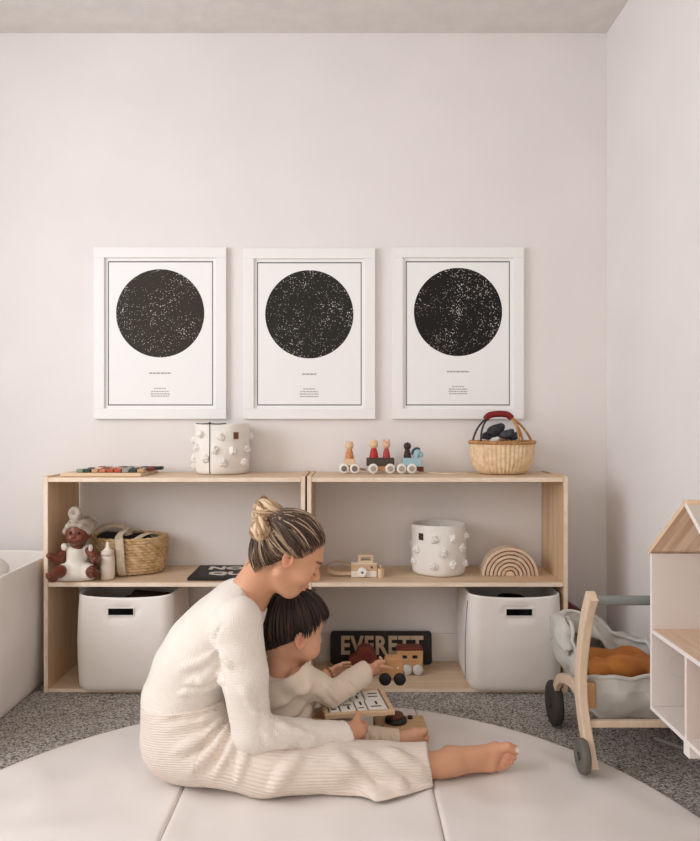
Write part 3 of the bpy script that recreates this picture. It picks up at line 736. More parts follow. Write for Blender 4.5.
tag(obj('dark_cloth', pl, m_dark, bevel=.01), 'dark cloth bundle at the bottom of the straw basket', 'cloth')

# ================================================================== MIDDLE BOARDS
# doll
m_doll = mat('doll_vinyl', (112, 56, 38), .38, (104, 50, 34), nscale=8, spec=.5); m_dcl = mat('doll_romper', (226, 219, 208), .85, (214, 206, 194), nscale=20, bump=.2, bscale=200); m_turb = mat('doll_turban', (150, 138, 126), .85, (186, 174, 160), nscale=30, bump=.2, bscale=200)
DD = 2.60
def w3(px, py, d=DD): return W(px, py, d)
doll = thing('doll', 'brown baby doll in a white romper and knotted head wrap, seated on the shelf', 'doll', (XP(76, 2.6), 2.60, ZM))
F = Field(w3(42, 590) + V(-.01, -.14, -.02), w3(104, 500) + V(.01, .12, .03), .0025)
F.cap(w3(77, 572), w3(77, 552), .034, .026, .01)
HD = w3(78, 532.5, 2.585); F.ell(HD, (.041, .042, .043), None, .008); F.ell(HD + V(.002, -.018, -.017), (.031, .024, .022), None, .012)
F.ell(HD + V(.002, -.043, -.006), (.0065, .007, .006), None, .006); F.ell(HD + V(-.012, -.034, -.016), (.013, .010, .011), None, .008); F.ell(HD + V(.017, -.034, -.016), (.013, .010, .011), None, .008)
F.ell(HD + V(.003, -.041, -.021), (.009, .005, .0035), None, .003); F.cap(w3(77, 557), HD, .018, .016, .01)
for s in (-1, 1): F.ell(HD + V(.002 + s * .0155, -.042, .004), (.0085, .006, .0055), None, .004, sub=True); F.ell(HD + V(.002 + s * .041, -.003, -.006), (.006, .009, .012), None, .004)
F.chain([w3(65, 551), w3(58, 560, 2.565), w3(50.5, 556.5, 2.545)], [.016, .014, .011], .008)      # arm at the left
F.ell(w3(49, 555.5, 2.54), (.010, .010, .009), None, .006)
F.chain([w3(89, 550), w3(96, 560, 2.57), w3(95, 559, 2.545)], [.016, .014, .011], .008); F.ell(w3(95.5, 559.5, 2.538), (.009, .009, .010), None, .006)
F.chain([w3(68, 571), w3(60, 571.5, 2.54), w3(53.5, 576, 2.50)], [.024, .020, .015], .01); F.cap(w3(53, 578.5, 2.50), w3(49.5, 576, 2.478), .013, .012, .008)
F.chain([w3(86, 571), w3(92, 572, 2.56), w3(95, 573, 2.545)], [.024, .019, .014], .01); F.cap(w3(95, 574, 2.543), w3(92.5, 570.5, 2.525), .013, .012, .008)
for c_, dx in ((w3(49.5, 576, 2.475), -1), (w3(92.5, 570, 2.522), 1)):
    for i in range(4): F.ell(c_ + V(-.008 + i * .005, -.006, .010 - abs(i - 1) * .002), (.0035, .004, .004), None, .002)
F.plane((0, 0, ZM + .0005), (0, 0, -1), ball=((XP(76, 2.62), 2.64, ZM), .09))
db = sculpt('body', F, m_doll, doll)
ey = MB()
for s in (-1, 1): ey.ball(HD + V(.002 + s * .0155, -.0385, .003), (.005, .003, .0038))
obj('eyes', ey, m_black, db)
F = Field(w3(42, 590) + V(-.01, -.10, -.02), w3(104, 520) + V(.01, .12, .03), .003)
F.cap(w3(77, 571), w3(77, 553), .041, .033, .012); F.ell(w3(77.5, 573, 2.59), (.05, .045, .032), None, .02); F.cap(w3(69, 571), w3(64, 572, 2.565), .031, .030, .01); F.cap(w3(86, 571), w3(89.5, 572, 2.575), .030, .028, .01)
F.chain([w3(70, 556), w3(69, 547), w3(72, 545, 2.62)], [.012, .011, .010], .01); F.chain([w3(86, 556), w3(87, 547), w3(84, 545, 2.62)], [.012, .011, .010], .01)
F.ell(w3(64.5, 547, 2.58), (.012, .008, .014), None, .006); F.ell(w3(90.5, 548, 2.58), (.008, .008, .014), None, .006); F.wobble(.0016, 110, 8); F.plane((0, 0, ZM + .0005), (0, 0, -1)); F.plane(w3(77, 546.5), V(0, 0, 1), ball=(tuple(w3(77.5, 542)), .026))
sculpt('romper', F, m_dcl, doll)
F = Field(w3(55, 552) + V(-.01, -.09, 0), w3(100, 500) + V(.02, .09, .02), .0025)
for i in range(5):     # bands of the wrap crossing from the brow over the crown
    for s in (-1, 1):
        y0 = .006 - i * .012
        F.chain([HD + V(s * .0, -.030 + i * .014, .032 + i * .004), HD + V(s * .024, -.026 + i * .014, .026 + i * .004), HD + V(s * .041, -.008 + i * .012, .004 + i * .006), HD + V(s * .040, .02 + i * .004, -.010 + i * .008)], [.007, .0095, .009, .008], .006)
F.ell(HD + V(0, .012, .014), (.043, .038, .040), None, .004)
kc = w3(75, 513.5, 2.575); F.chain([kc + V(.014 * math.cos(a), -.004 + .006 * math.sin(a * .5), .015 * math.sin(a)) for a in [i * PI / 5 for i in range(11)]], [.0095] * 11, .004); F.ell(kc + V(0, .008, -.018), (.018, .014, .016), None, .008)
F.chain([w3(78, 517, 2.59), w3(86, 515.5, 2.6), w3(90, 516.5, 2.6)], [.005, .004, .002], .003); F.chain([w3(78, 519, 2.59), w3(85, 520, 2.6), w3(89, 521.5, 2.6)], [.005, .004, .002], .003)
sculpt('head_wrap', F, m_turb, doll)

# baby bottle
bt = thing('baby_bottle', 'small cream toy baby bottle standing beside the doll', 'bottle', (XP(106.6, 2.59), 2.602, ZM)); c = bt.location.copy(); m_bot = mat('bottle_cream', (226, 214, 198), .5)
b = MB(); b.lathe([(.0, 0), (.020, 0), (.0235, .003), (.0245, .02), (.0245, .062), (.0235, .078), (.021, .083), (.018, .085)], c, 28); obj('body', b, m_bot, bt)
b = MB(); b.lathe([(.0185, .083), (.0225, .084), (.0225, .098), (.019, .101), (.010, .102)], c, 28); obj('collar', b, mat('bottle_collar', (216, 202, 186), .5), bt)
b = MB(); b.lathe([(.018, .100), (.013, .106), (.0075, .112), (.006, .120), (.0062, .127), (.004, .131), (.0002, .132)], c, 24); obj('teat', b, mat('bottle_teat', (234, 222, 206), .45), bt)

# round seagrass basket with cloth straps
gb = thing('grass_basket', 'round woven seagrass basket with beige cloth straps, between doll and black sign', 'basket', (XP(129.8, 2.74), 2.742, ZM)); gc = gb.location.copy()
m_grass = mat('seagrass', (216, 188, 148), .85, (184, 146, 100), nscale=45, bump=.4, bscale=110); m_strap = mat('cloth_strap', (206, 192, 172), .9, (190, 172, 148), nscale=50, bump=.2, bscale=200)
b = MB()
for i in range(13):
    zz = .0088 + i * .0100; r = .118 + .016 * math.sin(PI * min(1, zz / .16) * .8) - (.004 if i == 0 else 0)
    pts = []
    for k in range(121):
        a = 2 * PI * k / 120; rr = r + .0022 * math.sin(30 * a + (i % 2) * PI); pts.append(gc + V(rr * math.cos(a), rr * .78 * math.sin(a), zz + .0012 * math.cos(30 * a + (i % 2) * PI)))
    b.tube(pts, .0064, 6)
b.lathe([(.001, .004), (.118, .004)], gc, 40, sy=.78); obj('body', b, m_grass, gb)
def band(pts, w, th, up, parent, name, m):
    q = MB(); q.tube(pts, w, 12, flat=th, up=up); return obj(name, q, m, parent)
yF = gc.y - .113
band(spline([V(XP(122, yF), yF + .012, ZM + .006), V(XP(121.5, yF), yF - .004, ZM + .03), V(XP(121, yF), yF - .011, ZM + .08), V(XP(120, yF), yF - .009, ZM + .125), W(119, 536, yF + .02), W(124, 531, yF + .05), W(128, 530, yF + .09)], 5), .016, .2, (0, 1, 0), gb, 'strap', m_strap)
band(spline([W(128, 545, 2.66), W(136, 539, 2.665), W(146, 534, 2.69), W(153, 534, 2.73), W(156, 540, 2.76)], 5), .015, .25, (0, -.3, 1), gb, 'strap', m_strap)
band(spline([W(94, 534, 2.76), W(100, 529, 2.78), W(112, 525.5, 2.79), W(122, 526, 2.79), W(128, 529, 2.78), W(129, 536, 2.77)], 5), .013, .3, (0, -.5, 1), gb, 'strap', m_strap)
lumps('dark_cloth', [((XP(108, 2.72), 2.73, ZM + .115), (.05, .06, .035)), ((XP(138, 2.72), 2.74, ZM + .11), (.05, .055, .03)), ((gc.x, gc.y, ZM + .06), (.09, .065, .05))], m_dark, 'dark cloth filling the round seagrass basket', 'cloth', seed=6, h=.005, wob=.004)

# flat black sign
bs = thing('letter_sign', 'flat black wooden sign with cut pale letters, lying on the shelf behind the woman', 'sign', (-.43, 2.69, ZM), 'black wooden letter signs')
m_sign = wood('black_board', (38, 32, 30), (28, 24, 23), 0, rough=.6); m_let = mat('pale_letters', (198, 176, 150), .7)
m_letw = mat('white_letters', (224, 216, 206), .7)
b = MB(); z0 = ZM; yA, yB = 2.575, 2.80; xl = XP(187, yA); b.bb(xl, xl + .335, yA, yB, z0, z0 + .011); obj('board', b, m_sign, bs, bevel=.003)
b = MB(); b.text('NO', .066, (XP(226.5, 2.735), 2.738, z0 + .0115), (1, 0, 0), (0, 1, 0), .0006, .0028, sx=1.25); obj('lettering', b, m_letw, bs)
b = MB(); b.text('QU', .066, (XP(226, 2.64), 2.645, z0 + .0115), (1, 0, 0), (0, 1, 0), .0006, .0028, sx=1.25); obj('lettering', b, m_letw, bs)

# toy camera with strap on the middle board of the right unit
CD = 2.625; ck = CD / F_PX
def cam_toy(): pass
tc_ = thing('toy_camera', 'pale wooden toy camera with white lens, standing on the right shelf middle board', 'toy camera', (XP(364, CD), CD + .02, ZM))
b = MB(); b.bb(XP(351.2, CD), XP(376.8, CD), CD, CD + .042, ZM, ZP(563.5, CD)); bo = obj('body', b, mat('camera_white', (236, 226, 212), .55), tc_, bevel=.003)
b = MB(); b.bb(XP(351, CD), XP(377, CD), CD - .001, CD + .043, ZP(571, CD), ZP(564, CD)); obj('upper_band', b, wood('camera_band', (206, 176, 142), (192, 160, 124), 0), bo, bevel=.002)
b = MB(); b.bb(XP(358.2, CD), XP(373.2, CD), CD + .006, CD + .036, ZP(563.5, CD), ZP(561, CD)); b.bb(XP(358.2, CD), XP(361, CD), CD + .01, CD + .032, ZP(561, CD), ZP(556.5, CD)); b.bb(XP(358.2, CD), XP(373.4, CD), CD + .008, CD + .034, ZP(557.5, CD), ZP(555.6, CD)); b.bb(XP(371, CD), XP(373.2, CD), CD + .01, CD + .032, ZP(561, CD), ZP(556.5, CD)); obj('viewfinder', b, w_pale, tc_, bevel=.001)
b = MB(); lc = W(362.3, 572, CD); b.lathe([(.003, .011), (.010, .012), (.0155, .012), (.017, .009), (.017, 0)], lc, 28, R=Matrix.Rotation(PI / 2, 3, 'X'), caps=True); lo_ = obj('lens', b, m_white, tc_)
b = MB(); b.ball(lc + V(.0, -.0115, 0), (.0045, .002, .0045)); obj('lens_centre', b, mat('lens_dark', (92, 84, 80), .4), lo_)
b = MB(); b.cyl(W(371.7, 567.3, CD) + V(0, -.002, 0), W(371.7, 567.3, CD) + V(0, .004, 0), .004, 14); obj('button', b, mat('brown_button', (96, 66, 48), .5), tc_)
band(spline([W(352, 566, CD + .02), W(345, 562.5, CD + .05), W(335, 561.5, CD + .07), W(327.5, 565, CD + .06), W(329, 570.5, CD + .025), W(338, 573.2, CD + .012), W(351, 573, CD + .012)], 6), .008, .25, (0, 0, 1), tc_, 'strap', mat('strap_leather', (204, 172, 142), .7))
b = MB(); b.tube(spline([W(377, 565, CD + .012), W(380, 565.5, CD + .008), W(381, 568, CD + .006)], 4), .002, 8); b.cyl(W(380.8, 568.5, CD + .004), W(380.8, 577.5, CD + .004), .0115, 18); obj('strap_end', b, w_pale, tc_)

# nested wooden arches
AD = 2.655; ac = V(XP(510.2, AD), AD, ZM); R0 = 28.2 * AD / F_PX; nA = 6; step = R0 / 7.2
w_arch = [wood('arch_pale', (226, 202, 178), (212, 186, 160), 0), wood('arch_rose', (214, 184, 160), (200, 168, 142), 0)]
names = ['outermost', 'second from outside', 'third from outside', 'fourth from outside', 'fifth from outside', 'innermost hollow']
for i in range(nA):
    ro = R0 - i * step; ri = ro - step * .74; n = 28
    out = [(ro * math.cos(PI * k / n), ro * math.sin(PI * k / n)) for k in range(n + 1)] + [(ri * math.cos(PI - PI * k / n), ri * math.sin(PI - PI * k / n)) for k in range(n + 1)]
    b = MB(); b.prism(out, (ac.x, AD + .06, ZM), (1, 0, 0), (0, 0, 1), .06)
    tag(obj('wooden_arch', b, w_arch[i % 2], bevel=.0012), f'{names[i]} arch of the pale wooden arches nested on the right shelf', 'wooden toy', 'nested pale wooden arches')
ro = R0 - nA * step; b = MB(); b.prism([(ro * math.cos(PI * k / 24), ro * math.sin(PI * k / 24)) for k in range(25)], (ac.x, AD + .06, ZM), (1, 0, 0), (0, 0, 1), .06)
tag(obj('half_disc', b, w_pale, bevel=.0012), 'solid half disc at the centre of the nested wooden arches', 'wooden toy')

# ================================================================== BOTTOM BOARD, RIGHT UNIT
SD = 2.80
es = thing('letter_sign', 'black wooden name sign with cut letters leaning on the wall at shelf bottom', 'sign', (XP(381, SD), SD, ZB), 'black wooden letter signs')
ti = math.radians(9); uy = V(0, math.sin(ti), math.cos(ti)); hS = .122; wS = .385; o0 = V(XP(381.3, SD), SD - .002, ZB + .002)
def rr2(w, h, r): return [(sx * (w / 2 - r) + r * math.cos(a), (h / 2 + sy * (h / 2 - r)) + r * math.sin(a)) for sx, sy, a0 in ((1, -1, -PI / 2), (1, 1, 0), (-1, 1, PI / 2), (-1, -1, PI)) for a in [a0 + PI / 2 * k / 5 for k in range(6)]]
b = MB(); b.prism(rr2(wS, hS, .012), o0, (1, 0, 0), uy, -.014); obj('board', b, m_sign, es, bevel=.0015)
b = MB(); nrm = V(1, 0, 0).cross(uy); b.text('EVERETT', .092, o0 + uy * (hS * .545) + nrm * .0012 + V(.002, 0, 0), (1, 0, 0), uy, .001, .0032, sx=.80, space=1.12); obj('lettering', b, m_let, es)

def toy_car(name, label, group, D, bodyfn, bodym, wheels, wr, wm, hubm=None, depth=.05, zb=None):
    zf = ZB if zb is None else zb
    t = thing(name, label, 'toy car', (XP(sum(w for w in wheels) / len(wheels), D), D + depth / 2, zf), group)
    bodyfn(t, D, depth)
    for px in wheels:
        for y, sg in ((D - .004, -1), (D + depth + .004, 1)):
            c = V(XP(px, D), y, zf + wr); q = MB(); q.lathe([(wr * .15, -.006), (wr * .8, -.006), (wr, -.003), (wr, .003), (wr * .8, .006), (wr * .15, .006)], c, 24, R=Matrix.Rotation(PI / 2, 3, 'X'), caps=True)
            obj('wheel', q, wm, t)
    return t
BD = 2.69
def bus(t, D, dp):
    b = MB(); x0, x1 = XP(397, D), XP(423, D); b.prism([(x0, ZP(670, D)), (x1, ZP(670, D)), (x1 + .001, ZP(650.5, D)), (x0, ZP(650.5, D))], (0, D + dp, 0), (1, 0, 0), (0, 0, 1), dp); bo = obj('body', b, w_tan, t, bevel=.004)
    for a, c in ((401, 407), (412.5, 417.5)):
        q = MB(); q.bb(XP(a, D), XP(c, D), D - .0008, D + .002, ZP(658.5, D), ZP(655.5, D)); obj('window', q, m_dark, bo, bevel=.0006)
    q = MB(); q.prism([(x0 - .002, ZP(650.6, D)), (x1 + .002, ZP(650.6, D)), (x1 - .006, ZP(647.8, D)), (x0 + .006, ZP(647.8, D))], (0, D + dp + .002, 0), (1, 0, 0), (0, 0, 1), dp + .004); obj('roof', q, w_red, t, bevel=.002)
toy_car('toy_bus', 'tan wooden toy bus with red roof and white wheels before the name sign', 'wooden toy vehicles', BD, bus, w_tan, (407, 418), 5.3 * BD / F_PX, mat('grey_white_wheel', (206, 204, 198), .55))
RD = 2.68
def redcar(t, D, dp):
    b = MB(); pts = [(348, 671), (378, 671), (377.5, 660), (375, 653), (370, 647.5), (363, 646.5), (358, 650), (355.5, 656), (349, 658.5)]
    b.prism([(XP(x, D), ZP(y, D)) for x, y in pts], (0, D + dp, 0), (1, 0, 0), (0, 0, 1), dp); bo = obj('body', b, w_red, t, bevel=.004)
    b = MB(); c = W(367, 657, D); b.lathe([(.0005, -.002), (.0125, -.002), (.0125, .004)], c, 24, R=Matrix.Rotation(PI / 2, 3, 'X')); obj('round_window', b, m_dark, bo)
toy_car('toy_car', 'dark red wooden toy car with a round window, left of the wooden bus', 'wooden toy vehicles', RD, redcar, w_red, (356, 371), .016, m_dkbr)
HDc = 2.262
def held(t, D, dp):
    b = MB(); x0, x1 = XP(377.5, D), XP(404, D)
    pts = [(379, 681), (403.5, 681), (404, 662), (402.5, 658.6), (385.5, 658.6), (384, 668), (378.5, 670)]
    b.prism([(XP(x, D), ZP(y, D)) for x, y in pts], (0, D + dp, 0), (1, 0, 0), (0, 0, 1), dp); bo = obj('body', b, w_tan, t, bevel=.005)
    for px in (391, 398):
        q = MB(); q.ball(W(px, 668, D) + V(0, -.0005, 0), (.0042, .002, .0042)); obj('headlight', q, w_pale, bo)
toy_car('toy_car', 'tan wooden toy car with black wheels, held in the toddler\'s hand', 'wooden toy vehicles', HDc, held, w_tan, (385, 399.7), 6.1 * HDc / F_PX, m_black, depth=.045, zb=ZP(685, HDc))

# ================================================================== IN THE TODDLER'S LAP AND ON THE MAT
tr = thing('puzzle_tray', 'wooden puzzle tray with white and black pieces, lying across the toddler\'s lap', 'puzzle', (.014, 2.118, .124)); tr.rotation_euler = (0, 0, math.radians(9.5)); hx, hy = .098, .088
b = MB(); b.bb(-hx, hx, -hy, hy, 0, .004)
for a in ((-hx, hx, -hy, -hy + .013), (-hx, hx, hy - .013, hy), (-hx, -hx + .013, -hy + .013, hy - .013), (hx - .013, hx, -hy + .013, hy - .013)): b.bb(a[0], a[1], a[2], a[3], .004, .014)
obj('frame', b, w_pale, tr, local=True, bevel=.002)
b = MB(); b.bb(-hx + .013, hx - .013, -hy + .013, hy - .013, .004, .0055); obj('backing', b, mat('puzzle_dark', (64, 50, 44), .7), tr, local=True)
rnd = random.Random(4)
for r in range(2):
    xs = [-.083, -.046, -.012, .030, .083] if r else [-.083, -.052, -.006, .026, .083]
    for i in range(4):
        xa, xb = xs[i] + .002, xs[i + 1] - .002; ya, yb = -.073 + r * .074, -.003 + r * .074; b = MB(); b.bb(xa, xb, ya, yb, .0055, .0135)
        o = obj('puzzle_piece', b, m_white, tr, local=True, bevel=.0015); w_ = xb - xa; q = MB()
        for k in range(2):
            cy = ya + .02 + k * .026 + rnd.uniform(-.004, .004); cx = xa + w_ * rnd.uniform(.42, .58)
            if rnd.random() < .6: q.bb(cx - w_ * .28, cx + w_ * .28, cy - .003, cy + .003, .0134, .0139)
            else: q.bb(cx - .003, cx + .003, cy - .012, cy + .012, .0134, .0139)
        obj('ink_mark', q, m_black, o, local=True)
wc = thing('wooden_camera', 'big wooden toy camera with a dark brown knob, lying behind the toddler\'s foot', 'toy camera', (.143, 2.14, MATZ)); wc.rotation_euler = (0, 0, math.radians(2)); b = MB(); b.bb(-.072, .076, -.046, .05, 0, .047); bo = obj('body', b, wood('camera_wood', (206, 172, 132), (190, 152, 112), 0), wc, local=True, bevel=.004)
b = MB(); b.bb(-.073, -.060, -.0465, .0505, .002, .0455); obj('end_block', b, w_red, bo, local=True, bevel=.003)
b = MB(); b.lathe([(.031, .046), (.032, .050), (.031, .058), (.027, .0605)], (-.010, .002, 0), 32, caps=True); k_ = obj('lens_ring', b, m_black, wc, local=True); b = MB(); b.lathe([(.022, .060), (.0225, .068), (.020, .072), (.0005, .0725)], (-.010, .002, 0), 28); obj('lens_knob', b, mat('brown_knob', (96, 58, 42), .45), k_, local=True)
b = MB(); b.cyl((.034, .024, .046), (.034, .024, .054), .0075, 18); obj('button', b, m_black, wc, local=True)
b = MB(); b.cyl((-.052, -.03, .046), (-.052, -.03, .0485), .005, 14); obj('button', b, mat('brown_button', (96, 66, 48), .5), wc, local=True)
# ================================================================== PEOPLE
def A3(v): return np.array((v[0], v[1], v[2]), float)
def srgb(c): return np.array(lin(c))
SKIN_W, SKIN_C = (208, 156, 124), (214, 164, 134)
m_skin = attr_mat('skin', SKIN_W, 0.5, vcol=True, sss=0.12, spec=0.3)
m_knit = attr_mat('ribbed_knit_top', (232, 224, 215), 0.9, rib=(230, 150), sheen=0.2, bumpd=.0011, strength=.35)
m_rib = attr_mat('ribbed_knit_trousers', (230, 216, 204), 0.9, rib=(175, 0), sheen=0.2, bumpd=.0016, strength=.5)
m_jersey = mat('toddler_jersey', (232, 218, 201), 0.9, (226, 210, 192), nscale=12, bump=0.12, bscale=300, sheen=0.2)
m_tpants = mat('toddler_trousers', (222, 203, 182), 0.9, (212, 192, 170), nscale=14, bump=0.12, bscale=300, sheen=0.2)
m_hair = attr_mat('hair_strands', (70, 50, 38), 0.5, vcol=True, spec=0.35)

def frame_of(pitch, yaw, roll=0.0):
    f = Vector((math.cos(yaw) * math.cos(pitch), math.sin(yaw) * math.cos(pitch), -math.sin(pitch)))
    r = f.cross(Vector((0, 0, 1))).normalized(); u = r.cross(f)
    u, r = u * math.cos(roll) + r * math.sin(roll), r * math.cos(roll) - u * math.sin(roll)
    return f, r, u
class Head:
    def __init__(s, c, pitch, yaw, roll=0.0, k=1.0): s.c = Vector(c); s.k = k; s.f, s.r, s.u = frame_of(pitch, yaw, roll); s.M = Matrix((s.f, s.r, s.u)).transposed()
    def p(s, f, r, u): return s.c + (s.f * f + s.r * r + s.u * u) * s.k
    def loc(s, P):
        q = P - A3(s.c); q = q / s.k; return q @ A3(s.f), q @ A3(s.r), q @ A3(s.u)
    def rot(s, ax): return s.M

class Scaled:
    def __init__(s, F, k): s.F, s.k = F, k
    def ell(s, c, r, R=None, k=.01, sub=False): s.F.ell(c, [x * s.k for x in r], R, k * s.k, sub)
    def cap(s, a, b, ra, rb=None, k=.01, sub=False): s.F.cap(a, b, ra * s.k, None if rb is None else rb * s.k, k * s.k, sub)
    def torus(s, c, R, r, M, k=.004): s.F.torus(c, R * s.k, r * s.k, M, k * s.k)
def add_head(F, H, child=False):
    F = Scaled(F, H.k)
    p = H.p; M = H.M
    if not child:
        F.ell(p(-.008, 0, .022), (.091, .070, .082), M, .01)                 # cranium
        F.ell(p(.030, 0, -.028), (.056, .056, .078), M, .02)                 # face
        F.ell(p(.052, 0, -.080), (.026, .027, .022), M, .022)                # chin
        F.cap(p(.0, .046, -.055), p(.052, .018, -.088), .018, .014, .02); F.cap(p(.0, -.046, -.055), p(.052, -.018, -.088), .018, .014, .02)
        F.cap(p(.078, .02, .016), p(.078, -.02, .016), .012, None, .016)     # brow
        F.cap(p(.083, 0, .002), p(.101, 0, -.026), .006, .009, .009)         # nose bridge to tip
        F.ell(p(.096, 0, -.032), (.011, .010, .008), M, .006)
        for s in (1, -1):
            F.ell(p(.089, s * .011, -.034), (.009, .006, .006), M, .005)     # nostril wings
            F.ell(p(.090, s * .030, -.006), (.017, .017, .011), M, .008, sub=True)
            F.ell(p(.070, s * .030, -.007), (.0135, .0145, .0125), M, .003)  # closed lids
            F.ell(p(.058, s * .036, -.032), (.026, .024, .022), M, .02)      # cheek
            # ear
            e = p(-.002, s * .070, -.014); R = Matrix((H.f * .95 + H.u * .2, H.u, H.r * s)).transposed()
            F.ell(e, (.0125, .022, .006), R, .005); F.ell(p(.002, s * .077, -.012), (.006, .011, .006), R, .003, sub=True)
            F.torus(p(-.002, s * .073, -.012), .0125, .0032, R, .003)
        F.ell(p(.083, 0, -.055), (.011, .021, .0065), M, .005); F.ell(p(.081, 0, -.065), (.011, .018, .007), M, .005)
        F.ell(p(.096, 0, -.0602), (.008, .02, .0016), M, .003, sub=True)
    else:
        F.ell(p(-.010, 0, .020), (.082, .068, .072), M, .01)
        F.ell(p(.026, 0, -.024), (.050, .054, .058), M, .02)
        F.ell(p(.048, 0, -.060), (.022, .024, .018), M, .022)
        F.cap(p(.07, 0, -.006), p(.080, 0, -.022), .006, .008, .009)
        for s in (1, -1):
            F.ell(p(.080, s * .027, -.006), (.014, .016, .010), M, .008, sub=True)
            F.ell(p(.062, s * .027, -.007), (.0125, .0135, .0115), M, .003)
            F.ell(p(.046, s * .036, -.034), (.028, .024, .024), M, .018)
            e = p(-.004, s * .064, -.020); R = Matrix((H.f * .95 + H.u * .2, H.u, H.r * s)).transposed()
            F.ell(e, (.013, .020, .007), R, .005); F.ell(p(.001, s * .071, -.019), (.006, .011, .006), R, .003, sub=True)
            F.torus(p(-.004, s * .067, -.018), .0120, .0036, R, .003)
        F.ell(p(.070, 0, -.042), (.010, .017, .006), M, .005); F.ell(p(.068, 0, -.050), (.010, .014, .006), M, .005)
        F.ell(p(.082, 0, -.046), (.008, .016, .0015), M, .003, sub=True)

def fingers(F, wrist, palm, up, k=.003, s=1.0, curl=0.6, spread=.018, thumb=None, side=1, lens=(.068, .076, .070, .055), rad=.0085):
    """palm block from wrist to palm (knuckle centre); 'up' points along the knuckle row; fingers curl toward side*normal"""
    wrist, palm, up = Vector(wrist), Vector(palm), Vector(up).normalized(); d = (palm - wrist).normalized()
    up = (up - d * up.dot(d)).normalized(); n = d.cross(up) * side
    for q in (-1.4, -.45, .45, 1.4): F.cap(wrist + up * q * spread * .55 * s, palm + up * q * spread * .93 * s, .0145 * s, .011 * s, .008)
    for i, q in enumerate((1.5, .5, -.5, -1.5)):
        a = palm + up * q * spread * s; L = lens[i] * s; dd = d.copy(); dd = (dd + up * q * .06).normalized()
        for j, fr in enumerate((.45, .32, .23)):
            an = curl * (.35 + .75 * j); v = dd * math.cos(an) + n * math.sin(an); b = a + v * L * fr
            r0 = rad * s * (1 - .12 * j); F.cap(a, b, r0, r0 * .9, k); a = b
    if thumb is not None:
        pts = [Vector(t) for t in thumb]; F.chain(pts, [.0135 * s, .0105 * s, .0095 * s, .0075 * s][:len(pts)], .005)

# ---------------------------------------------------------------- woman
mother = thing('person', 'woman with a blonde topknot in cream ribbed knitwear, seated behind the toddler', 'person', W(205, 760, 1.95) * 1.0)
mother.location.z = MATZ
DM = 1.98
spine = [(W(192, 726, DM), .113, .062), (W(186, 697, DM), .106, .045), (W(193, 668, DM), .100, .05), (W(206, 646, DM), .098, .058), (W(221, 627, DM), .090, .062), (W(236, 611, DM), .074, .062)]
n_base, n_top = W(245, 600, 1.97), W(274, 567, 1.95)
shN, shF = W(238, 621, 1.845), W(238, 617, 2.125)
elN, wrN, haN = W(252, 734, 1.835), W(343, 735, 1.915), W(358, 730, 1.945)
elF, wrF = W(268, 712, 2.24), W(303, 722, 2.25)
hipN, midN, knN, anN = W(205, 745, 1.90), W(268, 764, 1.875), W(332, 766, 1.875), W(443, 765, 1.915)
hipF, knF, anF = W(205, 730, 2.08), V(-.17, 2.33, .085), V(-.43, 2.40, .062)
HW = Head(W(289, 551, 1.945), math.radians(31), math.radians(9))

def torso(F, off, k=.03, n=6):
    for i in range(min(n, len(spine)) - 1):
        a, ra, da = spine[i]; b, rb, db = spine[i + 1]
        for s in (-1, 0, 1): F.cap(a + V(0, s * da, 0), b + V(0, s * db, 0), ra + off - (.004 if s == 0 else .012), rb + off - (.004 if s == 0 else .012), k)
F = Field((-.60, 1.70, .015), (.44, 2.50, .86), .0035)
torso(F, -.018)
F.chain([spine[5][0], n_base, n_top], [.055, .051, .042], .03)
F.cap(n_base, HW.p(-.045, 0, -.03), .046, .040, .02)
for s, sh in ((1, shN), (-1, shF)): F.cap(spine[5][0], sh, .045, .04, .03)
F.chain([shN, elN, wrN, haN], [.042, .036, .026, .022], .012); F.chain([shF, elF, wrF], [.042, .036, .026], .012)
F.chain([hipN, midN, knN], [.066, .05, .045], .02); F.chain([knN, anN], [.044, .032], .012)
F.chain([hipF, knF, anF], [.075, .05, .032], .02); F.cap(anF, anF + V(-.09, .02, -.01), .03, .022, .02)
add_head(F, HW)
# near hand: holds the corner of the puzzle tray, thumb on top
fingers(F, W(346, 735, 1.925), W(360, 735, 1.955), W(361, 722, 1.955) - W(359, 748, 1.955), s=.86, curl=1.15, side=-1, spread=.0155,
        thumb=[W(350, 728, 1.935), W(356, 721, 1.955), W(359, 713.5, 1.975)])
fingers(F, wrF, wrF + V(.06, -.03, .01), V(.1, .2, .9), s=.85, curl=.5, side=-1)
# near foot: lying on its outer edge, pointed, top of the foot toward the camera
F.chain([W(440, 765, 1.915), W(452, 763, 1.925)], [.033, .031], .01)
heel = W(449, 756, 1.975); F.cap(W(447, 763, 1.935), heel, .028, .024, .02)
F.ell(W(449, 753, 1.94), (.013, .012, .012), None, .012)
ball_hi, ball_lo = W(496, 750, 1.950), W(490, 766, 1.942)
F.cap(W(452, 761, 1.93), ball_hi, .029, .017, .02); F.cap(W(454, 764, 1.93), ball_lo, .024, .015, .02); F.cap(W(455, 758, 1.95), W(488, 757, 1.955), .026, .020, .02)
F.cap(ball_hi, ball_lo, .018, .014, .015); F.cap(heel, W(480, 762, 1.965), .02, .016, .02)
toes = [((496, 748.5), (508, 747), (517, 750.5), .0130), ((497, 755), (507, 755.3), (514, 757.6), .0086), ((496, 759.7), (505, 760.6), (511, 762.3), .0082), ((494, 764), (502, 765.2), (507.5, 766.6), .0078), ((491, 767.8), (498, 769.2), (503, 770.2), .0074)]
for i, (a, b, c, r) in enumerate(toes): F.chain([W(*a, 1.947), W(*b, 1.941), W(*c, 1.945)], [r, r, r * .86], .0012)
F.plane((0, 0, MATZ + .001), (0, 0, -1))
